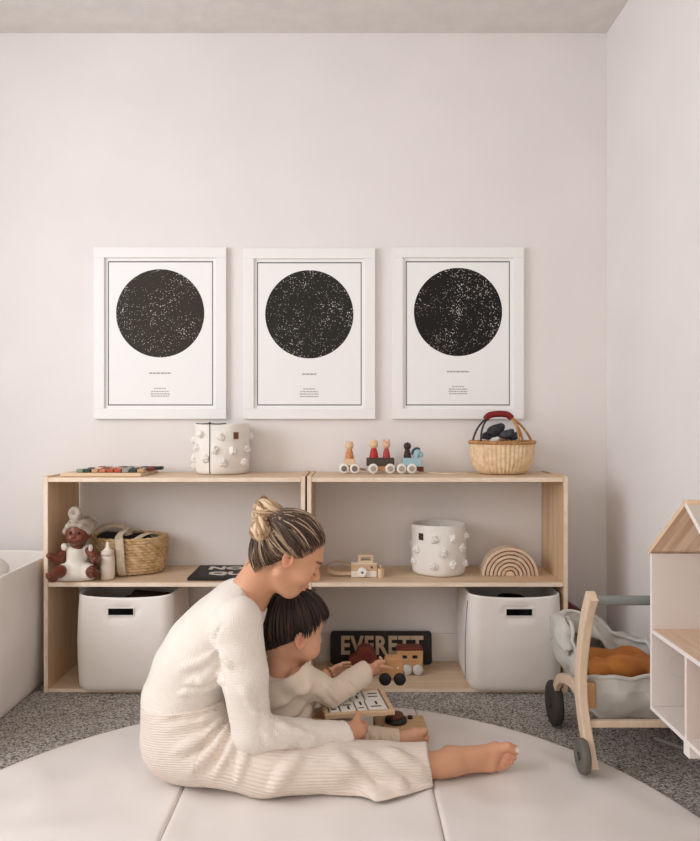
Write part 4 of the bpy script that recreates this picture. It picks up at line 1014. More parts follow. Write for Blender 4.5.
def tint_w(P):
    out = np.tile(srgb(SKIN_W), (len(P), 1)); f, r, u = HW.loc(P)
    def blend(m, c, w=1.0):
        m = np.clip(m, 0, 1)[:, None] * w; out[:] = out * (1 - m) + srgb(c) * m
    sm = lambda d, a, b: np.clip((b - d) / (b - a), 0, 1)
    lip = np.sqrt(((f - .09) / .016) ** 2 + (r / .022) ** 2 + ((u + .060) / .0095) ** 2); blend(sm(lip, .75, 1.05), (186, 112, 98))
    for s in (1, -1):
        ch = np.sqrt(((f - .07) / .03) ** 2 + ((r - s * .04) / .026) ** 2 + ((u + .03) / .022) ** 2); blend(sm(ch, .3, 1.1), (214, 142, 116), .5)
        br = np.sqrt(((f - .082) / .02) ** 2 + ((r - s * .030) / .021) ** 2 + ((u - .0165 + np.abs(r - s * .03) * .15) / .0042) ** 2); blend(sm(br, .7, 1.05), (104, 72, 52))
        la = np.sqrt(((f - .083) / .014) ** 2 + ((r - s * .033) / .018) ** 2 + ((u + .0150) / .0042) ** 2); blend(sm(la, .7, 1.05), (48, 32, 26))
    ear = np.sqrt(((f + .002) / .02) ** 2 + ((np.abs(r) - .074) / .014) ** 2 + ((u + .014) / .028) ** 2); blend(sm(ear, .4, 1.1), (206, 132, 106), .6)
    for i, (a, b, c, rr) in enumerate(toes):
        t = A3(W(*c, 1.940)) + np.array((.002, -rr * .55, rr * .35)); d = np.linalg.norm(P - t, axis=1); blend(sm(d, rr * .5, rr * .7), (246, 240, 234) if i == 0 else (226, 188, 166))
    d = np.linalg.norm(P - A3(W(505, 757, 1.94)), axis=1); blend(sm(d, .02, .06), (226, 158, 132), .35)
    return out
body = sculpt('body', F, m_skin, mother, tint=tint_w)

# knit top
F = Field((-.60, 1.72, .06), (.16, 2.33, .62), .0035)
torso(F, .0, n=6)
F.plane(W(186, 699, DM), V(-.08, 0, -1))
F.cap(spine[5][0], n_base, .07, .062, .03)
F.chain([spine[5][0] + V(0, -.06, 0), shN], [.066, .056], .035); F.chain([spine[5][0] + V(0, .06, 0), shF], [.066, .052], .035)
F.chain([shN, shN * .5 + elN * .5, elN], [.057, .0555, .050], .02); F.chain([elN, elN * .45 + wrN * .55, wrN], [.0495, .039, .034], .012); F.cap(wrN, wrN + (haN - wrN) * .15, .033, .036, .006)
F.chain([shF, elF, wrF], [.052, .046, .032], .02)
def fold(F, a, b, r=.006, k=.014, bulge=0): F.chain(arc(a, (Vector(a) + Vector(b)) / 2 + V(0, -abs(bulge), -bulge * .3), b, 5), [r * .3, r * .8, r, r, r * .8, r * .3], k)
# folds fanning out of the elbow and along the sleeve
for pts in (((268, 716), (285, 726), (304, 733)), ((264, 723), (278, 735), (296, 742)), ((259, 711), (272, 722), (290, 729)), ((262, 730), (272, 741), (286, 747)), ((246, 700), (258, 716)), ((240, 688), (256, 702)), ((290, 731), (318, 738))):
    F.crease(pts, .0045, .014, .001)
for pts in (((214, 640), (222, 655), (232, 668)), ((219, 662), (204, 676), (186, 684)), ((216, 652), (200, 662), (182, 668)), ((224, 680), (205, 690), (180, 694)), ((222, 672), (196, 684))):
    F.crease(pts, .0055, .014, .002)
F.crease([(222, 624), (214, 640), (218, 668), (226, 690)], .004, .01, -.001, True)
nb = W(250.5, 591, 1.97); F.plane(nb, V(.79, 0, .61), ball=(A3(n_top), .125))
F.plane(haN + (wrN - haN) * .80, (haN - wrN), ball=(A3(haN), .07)); F.plane(wrF + (wrF - elF) * .02, wrF - elF, ball=(A3(wrF + (wrF - elF) * .7), .08))
F.wobble(.0016, 60, 2)
rc = bone_coords([[(W(186, 720, DM), .12), (W(206, 646, DM), .12), (n_base, .09)], [(shN, .055), (elN, .05), (wrN, .034), (haN, .03)], [(shF, .055), (elF, .05), (wrF, .034)]])
top = sculpt('knit_top', F, m_knit, mother, rib=rc)
seam = MB()
pts = [W(x, y, 1.80 + d) for x, y, d in ((243, 600, .10), (226, 612, .045), (214, 628, .018), (212, 645, .012))]

# ribbed trousers
F = Field((-.60, 1.70, .015), (.30, 2.50, .32), .004)
for i in range(1):
    a, ra, da = spine[0]; b, rb, db = spine[1]
    for s in (-1, 0, 1): F.cap(a + V(0, s * da, 0), b + V(.002, s * db, .035), ra + .010 - (.004 if s == 0 else .010), rb + .008 - (.004 if s == 0 else .010), .03)
F.ell(W(190, 738, 1.93), (.115, .12, .095), None, .03)
for dy in (-.035, .02):
    F.chain([hipN + V(0, dy, .0), midN + V(0, dy, 0), knN + V(0, dy * .7, 0)], [.078, .060, .053], .03)
F.chain([knN, knN * .5 + anN * .5, W(429, 765, 1.905)], [.058, .050, .050], .02); F.cap(knN + V(0, .03, 0), W(429, 764, 1.93), .05, .044, .03)
F.chain([hipF, knF, anF], [.095, .066, .05], .03)
# loose hem lying on the mat
F.chain([W(335, 790, 1.83), W(380, 799, 1.80), W(426, 789, 1.852)], [.012, .009, .010], .03); F.chain([W(350, 782, 1.86), W(380, 793, 1.825), W(424, 782, 1.872)], [.016, .012, .014], .035)
F.cap(W(376, 802, 1.785), W(420, 794, 1.838), .007, .006, .02)
for pts in (((226, 704), (200, 710), (165, 712)), ((228, 709), (200, 722), (164, 730)), ((230, 713), (205, 738), (172, 754)), ((232, 718), (214, 748), (190, 772)), ((238, 724), (228, 752), (214, 778)), ((246, 738), (244, 760), (236, 784))):
    F.crease(pts, .0085, .014, .003)
for pts in (((224, 706), (196, 716), (168, 720)), ((230, 716), (210, 740), (186, 758)), ((236, 722), (222, 750), (204, 774))):
    F.crease(pts, .005, .010, -.002, True)
for pts in (((338, 757), (356, 775), (374, 796)), ((360, 756), (382, 772), (404, 790)), ((300, 756), (282, 776), (270, 792)), ((388, 752), (408, 764), (424, 776))):
    F.crease(pts, .008, .024, .004)
hn = (W(429, 765, 1.905) - knN).normalized(); F.plane(W(431, 768, 1.905), V(.98, -.05, .18), ball=(A3(W(452, 765, 1.905)), .115))
F.wobble(.0016, 55, 5); F.plane((0, 0, MATZ + .0012), (0, 0, -1)); F.plane(W(187, 692, DM), V(-.06, 0, 1)); 
rc = bone_coords([['ring', (W(186, 680, DM), .12), (W(200, 830, 1.96), .12)], [(W(246, 759, 1.88), .075), (midN, .07), (knN, .06), (anN, .05)], [(hipF, .1), (knF, .07), (anF, .05)]])
trousers = sculpt('ribbed_trousers', F, m_rib, mother, rib=rc)

# woman's hair: a cap plus locks combed back from the hairline into the knot
def ell_r(d, e): return 1.0 / math.sqrt(sum((d[i] / e[i]) ** 2 for i in range(3)))
EH = (.0945, .0745, .0865); HC0 = HW.p(-.008, 0, .022)
def on_skull(f, r, u, lift=0.0, E=EH):
    d = Vector((f, r, u)).normalized(); q = d * (ell_r(d, E) + lift); return HC0 + HW.f * q.x + HW.r * q.y + HW.u * q.z
hairW = [(.072, 0, .064), (.070, .020, .063), (.064, .038, .056), (.055, .051, .044), (.043, .062, .026), (.028, .069, .008), (.010, .072, -.004), (-.014, .071, -.016), (-.028, .064, -.040), (-.042, .052, -.066), (-.052, .034, -.086), (-.058, 0, -.092)]
hairW = [(a + .008, b, c - .022) for a, b, c in hairW]
Bv = Vector((-.078, .008, .020))
hb = MB(); rnd = random.Random(11); hb.smooth = True
dark, mid, blond = lin((52, 38, 30)), lin((96, 74, 57)), lin((190, 164, 136))
def lockcol(p):
    x = rnd.random()
    a, b = (dark, mid) if x < .84 - p * .25 else (mid, blond); t = rnd.random() ** 1.5
    return tuple(a[i] * (1 - t) + b[i] * t for i in range(4))
for side in (1, -1):
    N = 210
    for i in range(N):
        t = i / (N - 1) * (len(hairW) - 1) + rnd.uniform(-.08, .08); t = max(0, min(len(hairW) - 1.001, t)); j = int(t); q = t - j
        a = Vector(hairW[j]).lerp(Vector(hairW[j + 1]), q); a.y *= side
        a += Vector((rnd.uniform(-.003, .003), 0, rnd.uniform(-.003, .003)))
        b = Bv + Vector((rnd.uniform(-.010, .010), rnd.uniform(-.018, .018), rnd.uniform(-.014, .014)))
        ad, bd = a.normalized(), b.normalized(); ln = rnd.uniform(.0005, .0048); n = 12; pts = []; ex = max(-.003, a.length - ell_r(ad, EH))
        for s in range(n + 1):
            k = s / n; d = ad.slerp(bd, k)
            d = (d + Vector((0, 0, .20 * math.sin(PI * k) * (1 if j < 6 else -.3)))).normalized() if j < 11 else d
            pts.append(on_skull(d.x, d.y, d.z, ln * math.sin(PI * min(1, k * 1.2 + .08)) - .0025 * (k < .04) + ex * (1 - k) ** 2))
        hb.col = lockcol(.3 if j > 3 else 0)
        hb.tube(pts, [.0004, .0010, .0019] + [.0027 * rnd.uniform(.6, 1.2)] * (n - 3) + [.0018], 6, flat=.6, up=HW.c - pts[0])
def knot(c, R, n, ax, seed, cols, thick=.0065):
    rr = random.Random(seed); c = Vector(c)
    for i in range(n):
        M = Matrix.Rotation(rr.uniform(-.9, .9), 3, 'X') @ Matrix.Rotation(rr.uniform(-.9, .9), 3, 'Z') @ Matrix.Rotation(ax, 3, 'Y')
        ph = rr.uniform(0, 6.28); span = rr.uniform(3.2, 5.2); rad = R * rr.uniform(.55, .82); wob = rr.uniform(-.4, .4)
        pts = [c + M @ Vector((rad * math.cos(ph + span * s / 18), rad * math.sin(ph + span * s / 18), R * wob * math.cos(2 * (ph + span * s / 18)) + (s / 18 - .5) * R * .5)) for s in range(19)]
        t = rr.random(); a, b = cols; hb.col = tuple(a[k] * (1 - t) + b[k] * t for k in range(4))
        hb.tube(pts, [thick * .3] + [thick * rr.uniform(.8, 1.25)] * 17 + [thick * .3], 7, flat=.7)
    hb.col = cols[0]; hb.ball(c, R * .72, None, 14, 9)
gold, light = lin((150, 116, 84)), lin((222, 196, 164))
k1, k2 = W(267.5, 513, 1.96), W(262.5, 529.5, 1.905)
knot(k1, .046, 34, .3, 5, (gold, light)); knot(k2, .036, 30, 1.1, 8, (gold, light), .006); hb.col = mid; hb.ball(W(273, 530, 1.985), .030)
hb.col = gold
for (x0, y0), (xm, ym), (x1, y1) in (((262, 540), (252, 556), (249, 573)), ((264, 541), (256, 552), (245, 566)), ((258, 536), (250, 552), (252, 566)), ((268, 545), (258, 560), (246, 574))):
    hb.col = tuple(gold[i] * .5 + light[i] * .5 for i in range(4)); hb.tube(arc(W(x0, y0, 1.93), W(xm, ym, 1.905), W(x1, y1, 1.925), 8), [.003, .003, .003, .003, .003, .0025, .002, .0015, .001], 6)
# a loose lock behind the neck
for i in range(16):
    x = 251 + rnd.uniform(-3.5, 3); hb.col = tuple(mid[k] * .7 + gold[k] * .3 for k in range(4)) if i % 3 else gold
    hb.tube(arc(W(x + 2, 556, 1.945), W(x - 2.5, 567, 1.95), W(x - 10 + rnd.uniform(-4, 4), 576 + rnd.uniform(-4, 5), 1.96), 7), [.0026, .0026, .0024, .002, .0018, .0014, .001, .0005], 5)
hair = obj('hair', hb, m_hair, mother, vcol=True)
F = Field(HW.c - V(.16, .16, .16), HW.c + V(.16, .16, .16), .004)
F.ell(HC0, (.0925, .0725, .0845), HW.M, 0)
F.cap(HW.p(-.026, 0, -.03), HW.p(-.026, 0, -.064), .054, .040, .02)
F.plane(HW.p(.060, 0, .050), HW.f * .74 - HW.u * .67); F.plane(HW.p(-.008, 0, -.012), HW.f * .86 - HW.u * .50)
sculpt('hair_base', F, m_hair, hair, tint=lambda P: np.tile(np.array(dark), (len(P), 1)))

# ---------------------------------------------------------------- toddler
child = thing('person', 'dark haired toddler in a beige jersey sitting on the mat, reaching for a wooden car', 'person', V(-.17, 2.09, MATZ))
HCh = Head(W(293.5, 628, 2.055), math.radians(24), math.radians(27), math.radians(-2), 1.07)
pel, chs, nbC = W(288, 722, 2.09), W(283, 687, 2.075), W(283, 660, 2.07)
sN, sF = W(297, 678, 2.012), W(285, 672, 2.145)
eN, wN = W(332, 693, 2.085), W(367, 671.5, 2.185)
eF, wF = W(313, 688, 2.235), W(328, 675, 2.285)
HCAR = 2.29
hN0, kN, aN = W(293, 729, 2.05), W(346, 739, 2.035), W(401, 743, 2.045)
hF0, kF, aF = W(293, 726, 2.13), W(338, 724, 2.185), W(316, 731, 2.125)
F = Field((-.30, 1.93, .015), (.25, 2.42, .56), .003)
for s in (-1, 1):
    F.cap(pel + V(0, s * .03, 0), chs + V(0, s * .025, 0), .062, .055, .02); F.cap(chs + V(0, s * .025, 0), nbC + V(0, s * .025, -.02), .055, .04, .02)
F.chain([nbC + V(0, 0, -.02), HCh.p(-.025, 0, -.045)], [.038, .036], .015)
add_head(F, HCh, child=True)
F.chain([sN, eN, wN], [.03, .028, .022], .01); F.chain([sF, eF, wF], [.03, .028, .021], .01)
F.chain([hN0, kN, aN], [.045, .034, .022], .01); F.chain([hF0, kF, aF], [.045, .034, .022], .01)
# near hand on the car
hp = W(377, 668, 2.222)
fingers(F, wN, hp, V(.25, -.1, .9), s=.60, curl=.62, side=-1, k=.0025, spread=.017, thumb=[W(370, 668, 2.20), W(377, 662.5, 2.215), W(384, 661.5, 2.232)], lens=(.070, .076, .070, .055), rad=.0095)
F.chain([W(379, 666, 2.222), W(386, 667, 2.228), W(392, 668.5, 2.243)], [.0062, .0056, .0048], .002)
fingers(F, wF, W(338, 670, 2.31), V(0, -.2, .9), s=.60, curl=.5, side=1, k=.0025, spread=.017, thumb=[W(331, 671, 2.285), W(336, 667, 2.29), W(341, 666, 2.30)], rad=.0095)
# near foot
F.chain([aN, W(404, 744, 2.045), W(419, 741, 2.035)], [.022, .024, .017], .012); F.cap(W(405, 746, 2.06), W(418, 747, 2.05), .022, .016, .012); F.cap(W(416, 735, 2.035), W(418, 747, 2.045), .018, .015, .01); F.cap(W(404, 740, 2.04), W(416, 735, 2.035), .026, .018, .012)
ctoes = [((416, 734), (424.5, 731.5), .0118), ((419, 738.5), (427, 737.5), .0078), ((419, 741), (426.5, 741.2), .0068), ((419, 744), (425.5, 744.8), .0064), ((418, 747), (423.5, 748), .0060)]
for a, b, r in ctoes: F.chain([W(*a, 2.03), W(*b, 2.035)], [r, r * .92], .002)
F.cap(aF, aF + V(.05, .02, -.012), .022, .016, .012)
F.plane((0, 0, MATZ + .001), (0, 0, -1))
def tint_c(P):
    out = np.tile(srgb(SKIN_C), (len(P), 1)); f, r, u = HCh.loc(P); sm = lambda d, a, b: np.clip((b - d) / (b - a), 0, 1)
    def blend(m, c, w=1.0):
        m = np.clip(m, 0, 1)[:, None] * w; out[:] = out * (1 - m) + srgb(c) * m
    lip = np.sqrt(((f - .076) / .015) ** 2 + (r / .018) ** 2 + ((u + .046) / .009) ** 2); blend(sm(lip, .75, 1.05), (198, 120, 108))
    for s in (1, -1):
        ch = np.sqrt(((f - .055) / .03) ** 2 + ((r - s * .042) / .028) ** 2 + ((u + .034) / .024) ** 2); blend(sm(ch, .3, 1.1), (222, 148, 126), .5)
        br = np.sqrt(((f - .07) / .02) ** 2 + ((r - s * .028) / .019) ** 2 + ((u - .014) / .0038) ** 2); blend(sm(br, .7, 1.05), (112, 80, 58))
        ey = np.sqrt(((f - .074) / .012) ** 2 + ((r - s * .030) / .017) ** 2 + ((u + .013) / .0044) ** 2); blend(sm(ey, .7, 1.05), (46, 32, 28))
    ear = np.sqrt(((f + .004) / .018) ** 2 + ((np.abs(r) - .068) / .012) ** 2 + ((u + .02) / .024) ** 2); blend(sm(ear, .4, 1.1), (212, 136, 112), .6)
    return out
sculpt('body', F, m_skin, child, tint=tint_c)
# jersey
F = Field((-.31, 1.92, .05), (.12, 2.40, .32), .003)
for s in (-1, 1):
    F.cap(pel + V(0, s * .032, .0), chs + V(0, s * .028, 0), .074, .066, .02); F.cap(chs + V(0, s * .028, 0), nbC + V(0, s * .03, -.018), .066, .046, .025)
F.chain([nbC + V(0, -.03, -.02), sN, eN], [.045, .044, .038], .02); F.chain([eN, wN], [.037, .031], .01); F.chain([nbC + V(0, .03, -.02), sF, eF], [.045, .042, .036], .02); F.chain([eF, eF * .4 + wF * .6], [.035, .03], .01)
for pts in (((316, 690), (326, 700), (334, 706)), ((324, 684), (332, 694), (340, 703)), ((344, 681), (350, 688), (354, 694))): F.crease(pts, .0035, .012, .001)
for pts in (((306, 698), (296, 712), (280, 724)), ((312, 704), (304, 716), (294, 730)), ((300, 690), (286, 702), (270, 708)), ((308, 686), (300, 694))): F.crease(pts, .005, .013, .001)
F.plane(nbC + V(.004, 0, .010), (HCh.p(-.02, 0, -.045) - nbC), ball=(A3(HCh.p(-.02, 0, -.06)), .088))
F.plane(wN + (eN - wN) * .02, wN - eN, ball=(A3(wN + (wN - eN) * .4), .07)); F.plane(eF * .45 + wF * .55, wF - eF, ball=(A3(wF), .055)); F.plane(W(288, 732, 2.09), (0, 0, -1)); F.wobble(.0018, 70, 3)
sculpt('jersey', F, m_jersey, child)
cb = MB(); 
for i in range(5, 12):                      # frilled collar at the nape
    a = 2 * PI * i / 16; c = nbC + V(.006 + .046 * math.cos(a), .046 * math.sin(a), .012 + .014 * -math.cos(a)); cb.ball(c, (.010, .013, .009), Matrix.Rotation(a, 3, 'Z') @ Matrix.Rotation(.5, 3, 'Y'), 10, 6)
obj('collar', cb, m_jersey, child)
# trousers
F = Field((-.29, 1.95, .015), (.20, 2.30, .19), .003)
F.ell(pel + V(0, 0, -.03), (.082, .098, .06), None, .02)
F.chain([hN0, kN], [.062, .048], .02); F.chain([kN, W(400, 743, 2.045)], [.045, .036], .012); F.chain([hF0, kF], [.06, .044], .02); F.chain([kF, aF], [.042, .035], .012)
for x in (357, 364, 371, 381, 392): F.crease([(x, 733), (x + 2, 742), (x + 5, 752)], .004, .008)
F.plane(W(400, 742, 2.045), V(1, 0, .05), ball=(A3(W(412, 742, 2.045)), .06)); F.plane(aF + V(-.005, 0, 0), V(1, .3, 0), ball=(A3(aF + V(.03, .01, 0)), .05)) ; F.wobble(.0015, 80, 4); F.plane((0, 0, MATZ + .0012), (0, 0, -1)); F.plane(W(288, 722, 2.09), (0, 0, 1), ball=(A3(pel), .13))
sculpt('trousers', F, m_tpants, child)
# hair
E2 = (.0885, .0745, .0785); HC1 = HCh.p(-.010, 0, .020)
hb = MB(); rnd = random.Random(21); cd, cm = lin((34, 22, 17)), lin((66, 43, 30))
def on2(d, lift): d = d.normalized(); q = d * (ell_r(d, E2) + lift) * HCh.k; return HC1 + HCh.f * q.x + HCh.r * q.y + HCh.u * q.z
ring = [(.080, 0, .034), (.078, .024, .032), (.067, .046, .027), (.051, .060, .015), (.037, .066, -.004), (.021, .068, -.028), (-.008, .070, -.026), (-.022, .067, -.046), (-.036, .053, -.066), (-.046, .030, -.079), (-.050, 0, -.084)]
crown = Vector((-.045, .006, .072))
for side in (1, -1):
    for i in range(230):
        t = rnd.uniform(0, len(ring) - 1.001); j = int(t); a = Vector(ring[j]).lerp(Vector(ring[j + 1]), t - j); a.y *= side
        a += Vector((rnd.uniform(-.005, .005), 0, rnd.uniform(-.010, .014)))
        st = rnd.uniform(0, .55); ad, bd = crown.normalized(), a.normalized(); n = 10; ex = max(-.004, a.length - ell_r(bd, E2)); l0 = rnd.uniform(.001, .006)
        k0 = Vector((rnd.uniform(-.2, .2), rnd.uniform(-.2, .2), 0)); pts = []
        for s in range(n + 1):
            k = st + (1 - st) * s / n; d = ad.slerp(bd, k) + k0 * (1 - k) * .35; pts.append(on2(d, l0 + .002 * math.sin(PI * s / n) - (.003 if s == n else 0) + ex * k * k))
        q = rnd.random() ** 2; hb.col = tuple(cd[x] * (1 - q) + cm[x] * q for x in range(4))
        hb.tube(pts, [.001] + [.0036 * rnd.uniform(.7, 1.1)] * (n - 4) + [.0028, .002, .0012, .0003], 6, flat=.6, up=HC1 - pts[0])
for i in range(9):                       # wisps standing up at the crown
    d = crown + Vector((rnd.uniform(-.02, .06), rnd.uniform(-.03, .03), 0)); a = on2(d, .002); e = a + HCh.u * rnd.uniform(.010, .02) + HCh.f * rnd.uniform(.0, .028) + HCh.r * rnd.uniform(-.01, .01)
    hb.col = cm; hb.tube(arc(a, (a + e) / 2 + HCh.u * .006, e, 5), [.0018, .0016, .0014, .001, .0007, .0004], 5)
hair = obj('hair', hb, m_hair, child, vcol=True)
F = Field(HCh.c - V(.15, .15, .15), HCh.c + V(.15, .15, .15), .004)
F.ell(HC1, (.0925, .0775, .0815), HCh.M, 0); F.cap(HCh.p(-.03, 0, -.02), HCh.p(-.028, 0, -.056), .055, .050, .02)
F.plane(HCh.p(.056, 0, .044), HCh.f * .70 - HCh.u * .71); F.plane(HCh.p(.030, 0, -.002), HCh.f * .80 - HCh.u * .60); F.plane(HCh.p(-.004, 0, -.012), HCh.f * .86 - HCh.u * .50)
sculpt('hair_base', F, m_hair, hair, tint=lambda P: np.tile(np.array(cd), (len(P), 1)))
br = MB(); c0 = wF * .35 + W(334, 672, 2.30) * .65; ax = (W(338, 670, 2.31) - wF).normalized(); u0 = ax.cross(V(0, 0, 1)).normalized(); v0 = ax.cross(u0)
for i in range(14): br.ball(wF + (u0 * math.cos(i * PI / 7) + v0 * math.sin(i * PI / 7)) * .0225, .0045, None, 8, 5)
obj('bracelet', br, mat('bracelet_beads', (150, 104, 62), .5), child)
# ================================================================== DOLL STROLLER
w_frame = wood('stroller_wood', (226, 204, 180), (214, 190, 164), 2)
m_canv = mat('stroller_canvas', (206, 203, 197), .9, (194, 191, 185), nscale=14, bump=.15, bscale=220, sheen=.2)
m_grip = mat('grey_grip', (132, 134, 132), .6); m_rub = mat('rubber_grey', (104, 100, 92), .7); m_drub = mat('rubber_dark', (62, 58, 54), .7)
m_bolt = mat('bolt_metal', (120, 116, 112), .35, metal=.8)
st = thing('doll_stroller', 'pale wooden doll stroller with grey canvas hood, half hidden behind the dollhouse', 'doll stroller', (.77, 2.13, 0))
SX0, SX1 = .620, .925
def upright(X):
    pts = [(X + .012, 1.925, .034), (X + .004, 1.945, .10), (X, 1.975, .18), (X, 1.985, .26), (X + .003, 1.975, .34), (X + .006, 1.95, .425), (X + .009, 1.92, .484)]
    pts = spline([V(*p) for p in pts], 5); rings = []
    for i, p in enumerate(pts):
        t = (pts[min(i + 1, len(pts) - 1)] - pts[max(i - 1, 0)]).normalized(); n = V(1, 0, 0); m = n.cross(t).normalized(); a, b = .0125, .019
        rings.append([p + n * a * sx + m * b * sy for sx, sy in ((-1, -1), (1, -1), (1, 1), (-1, 1))])
    q = MB(); q.loft(rings, True, True, False); return q
for X in (SX0, SX1): 
    o = obj('upright', upright(X), w_frame, st, bevel=.004)
    q = MB(); q.cyl((X - .012, 1.985, .225), (X + .012, 1.985, .225), .007, 14); obj('bolt', q, m_bolt, o)
    q = MB(); q.bb(X - .0115, X + .0115, 1.962, 2.008, .205, .245); obj('joint_block', q, w_frame, o, bevel=.003)
q = MB(); q.cyl((SX0 + .02, 1.922, .472), (SX1 + .005, 1.922, .472), .0125, 20); obj('handle_bar', q, m_grip, st)
q = MB(); q.bb(SX0 + .005, SX1, 1.95, 1.968, .128, .146); obj('cross_bar', q, w_frame, st, bevel=.003)
for X in (SX0, SX1):     # bent side arm to the big wheel
    q = MB(); pts = arc(V(X - .004, 1.99, .216), V(X + .004, 2.24, .205), V(X + .014, 2.28, .08), 12); rings = []
    for i, p in enumerate(pts):
        t = (pts[min(i + 1, 12)] - pts[max(i - 1, 0)]).normalized(); n = V(1, 0, 0); m = n.cross(t).normalized(); rings.append([p + n * .008 * sx + m * .014 * sy for sx, sy in ((-1, -1), (1, -1), (1, 1), (-1, 1))])
    q.loft(rings, True, True, False); obj('side_arm', q, w_frame, st, bevel=.003)
    def wheel(x, y, r, w, m, z=None, nm='wheel'):
        q = MB(); c = V(x, y, (r if z is None else z)); q.lathe([(r * .3, -w / 2 + .003), (r * .8, -w / 2), (r * .94, -w / 2 + .002), (r, -w / 4), (r, w / 4), (r * .94, w / 2 - .002), (r * .8, w / 2), (r * .3, w / 2 - .003)], c, 36, R=Matrix.Rotation(PI / 2, 3, 'Y'), caps=True); o = obj(nm, q, m, st)
        q = MB(); q.cyl(c + V(-w / 2 - .004, 0, 0), c + V(w / 2 + .004, 0, 0), r * .22, 16); obj('hub', q, m_bolt if r < .05 else m_drub, o)
    sg = -1 if X == SX0 else 1
    wheel(X + .02 + sg * .008, 2.285, .0675, .030, m_drub); wheel(X + .002 + sg * .016, 1.925, .0445, .024, m_rub, z=MATZ + .0455 if X == SX0 else MATZ + .0455)
# canvas tub
def cl(x, y, zz, s=0): return V(x, y, zz) + V(mnoise.noise(V(x * 22, y * 18, zz * 22 + s)), mnoise.noise(V(x * 20 + 9, y * 22, zz * 20 + s)), mnoise.noise(V(x * 18, y * 18 + 5, zz * 14 + s))) * .010 + V(mnoise.noise(V(x * 55, y * 40, zz * 48 + s)), mnoise.noise(V(x * 50 + 9, y * 46, zz * 52 + s)), mnoise.noise(V(x * 48, y * 44 + 5, zz * 40 + s))) * .0045
def sst(t): t = max(0, min(1, t)); return t * t * (3 - 2 * t)
def rimz(x, y): return .246 + sst((y - 2.02) / .20) * (.080 * (1 - sst((x - .70) / .19)) + .012) + .004 * math.sin(x * 60 + y * 40)
rows = []; P = rrect(SX0 + .012, SX1 - .006, 1.985, 2.33, .06, None, 6); per = []
for i in range(len(P)):
    a, b = Vector(P[i]), Vector(P[(i + 1) % len(P)]); m = max(1, int((b - a).length / .010))
    per += [a + (b - a) * k / m for k in range(m)]
cxy = Vector(((SX0 + SX1) / 2 + .01, 2.15))
for k in range(18):
    t = k / 17; row = []
    for i, p in enumerate(per):
        s = 1 - .34 * t ** 2.2; q_ = cxy + (p - cxy) * s; rz = rimz(p.x, p.y); zb_ = .116 - .02 * sst((p.y - 2.0) / .3)
        zz = rz + (zb_ - rz) * t; far = sst((p.y - 2.05) / .15)
        dirn = (p - cxy).normalized(); f_ = .006 * math.sin(i * .55 + t * 2) * (t * .8 + .15) + far * .013 * math.sin(i * .33 + t * 7 + 1) * math.sin(PI * min(1, t * 1.3))
        row.append(cl(q_.x, q_.y, zz) + V(dirn.x, dirn.y, 0) * (f_ + .020 * far * math.sin(PI * min(1, t * 1.6)) - .022 * far * (1 - t) ** 3))
    rows.append(row)
q = MB(); q.loft(list(reversed(rows)), True, False); q.add(rows[-1], [tuple(reversed(range(len(per))))], True); tub = obj('canvas_seat', q, m_canv, st, solid=.003)
q = MB(); q.tube([rows[0][i] + V(0, 0, .001) for i in range(len(per))] + [rows[0][0]], .0055, 8); obj('hem', q, m_canv, tub)
q = MB(); q.bb(SX0 + .012, SX0 + .040, 1.985, 2.003, .165, .235); obj('seat_bracket', q, w_tan, st, bevel=.002)
# hood: the canvas cover folded back in soft pleats along the far rim
rows = []; far_pts = [p for p in per if p.y > 2.12]
i0 = min(range(len(per)), key=lambda i: (per[i].y > 2.12, 0) if False else abs(per[i].x - (SX1 - .006)) + abs(per[i].y - 2.12) * 3)
idx_ = [(i0 + k) % len(per) for k in range(len(per))]; run = []
for i in idx_:
    if per[i].y < 2.10 and len(run) > 10: break
    run.append(i)
for u in range(9):
    t = u / 8; row = []
    for n_, i in enumerate(run):
        p = per[i]; e = math.sin(PI * n_ / (len(run) - 1)) ** .5; dirn = (p - cxy).normalized(); rz = rimz(p.x, p.y)
        off = .012 + .020 * math.sin(PI * t) * e - .030 * t * e; zz = rz - .085 * (1 - t) * e + .020 * math.sin(PI * t * .9) * e + .004
        row.append(cl(p.x, p.y, zz, 3) + V(dirn.x, dirn.y, 0) * (off + .005 * math.sin(n_ * .5 + u * .9)))
    rows.append(row)
for u in range(1, 7):
    t = u / 6; row = []
    for n_, i in enumerate(run):
        p = per[i]; e = math.sin(PI * n_ / (len(run) - 1)) ** .5; dirn = (p - cxy).normalized(); rz = rimz(p.x, p.y)
        row.append(cl(p.x, p.y, rz + .009 * e - .075 * t * e, 7) + V(dirn.x, dirn.y, 0) * (-.018 * e - .030 * t * e + .008 * math.sin(n_ * .42 + u * .8) * e))
    rows.append(row)
q = MB(); q.loft(rows, False, False); hd = obj('hood', q, m_canv, st, solid=.003)
# cushion
F = Field((.62, 1.98, .12), (.94, 2.40, .36), .004)
for c, r in (((.70, 2.10, .235), (.045, .07, .030)), ((.775, 2.09, .242), (.06, .07, .032)), ((.85, 2.10, .235), (.05, .07, .030)), ((.74, 2.20, .232), (.075, .05, .030)), ((.83, 2.20, .232), (.06, .05, .030)), ((.77, 2.12, .205), (.11, .10, .045))): F.ell(c, r, None, .008)
F.wobble(.003, 60, 2); tag(sculpt('cushion', F, mat('ochre_cloth', (182, 118, 52), .85, (146, 82, 38), nscale=9, bump=.2, bscale=180)), 'ochre orange quilted cushion inside the doll stroller', 'cushion')

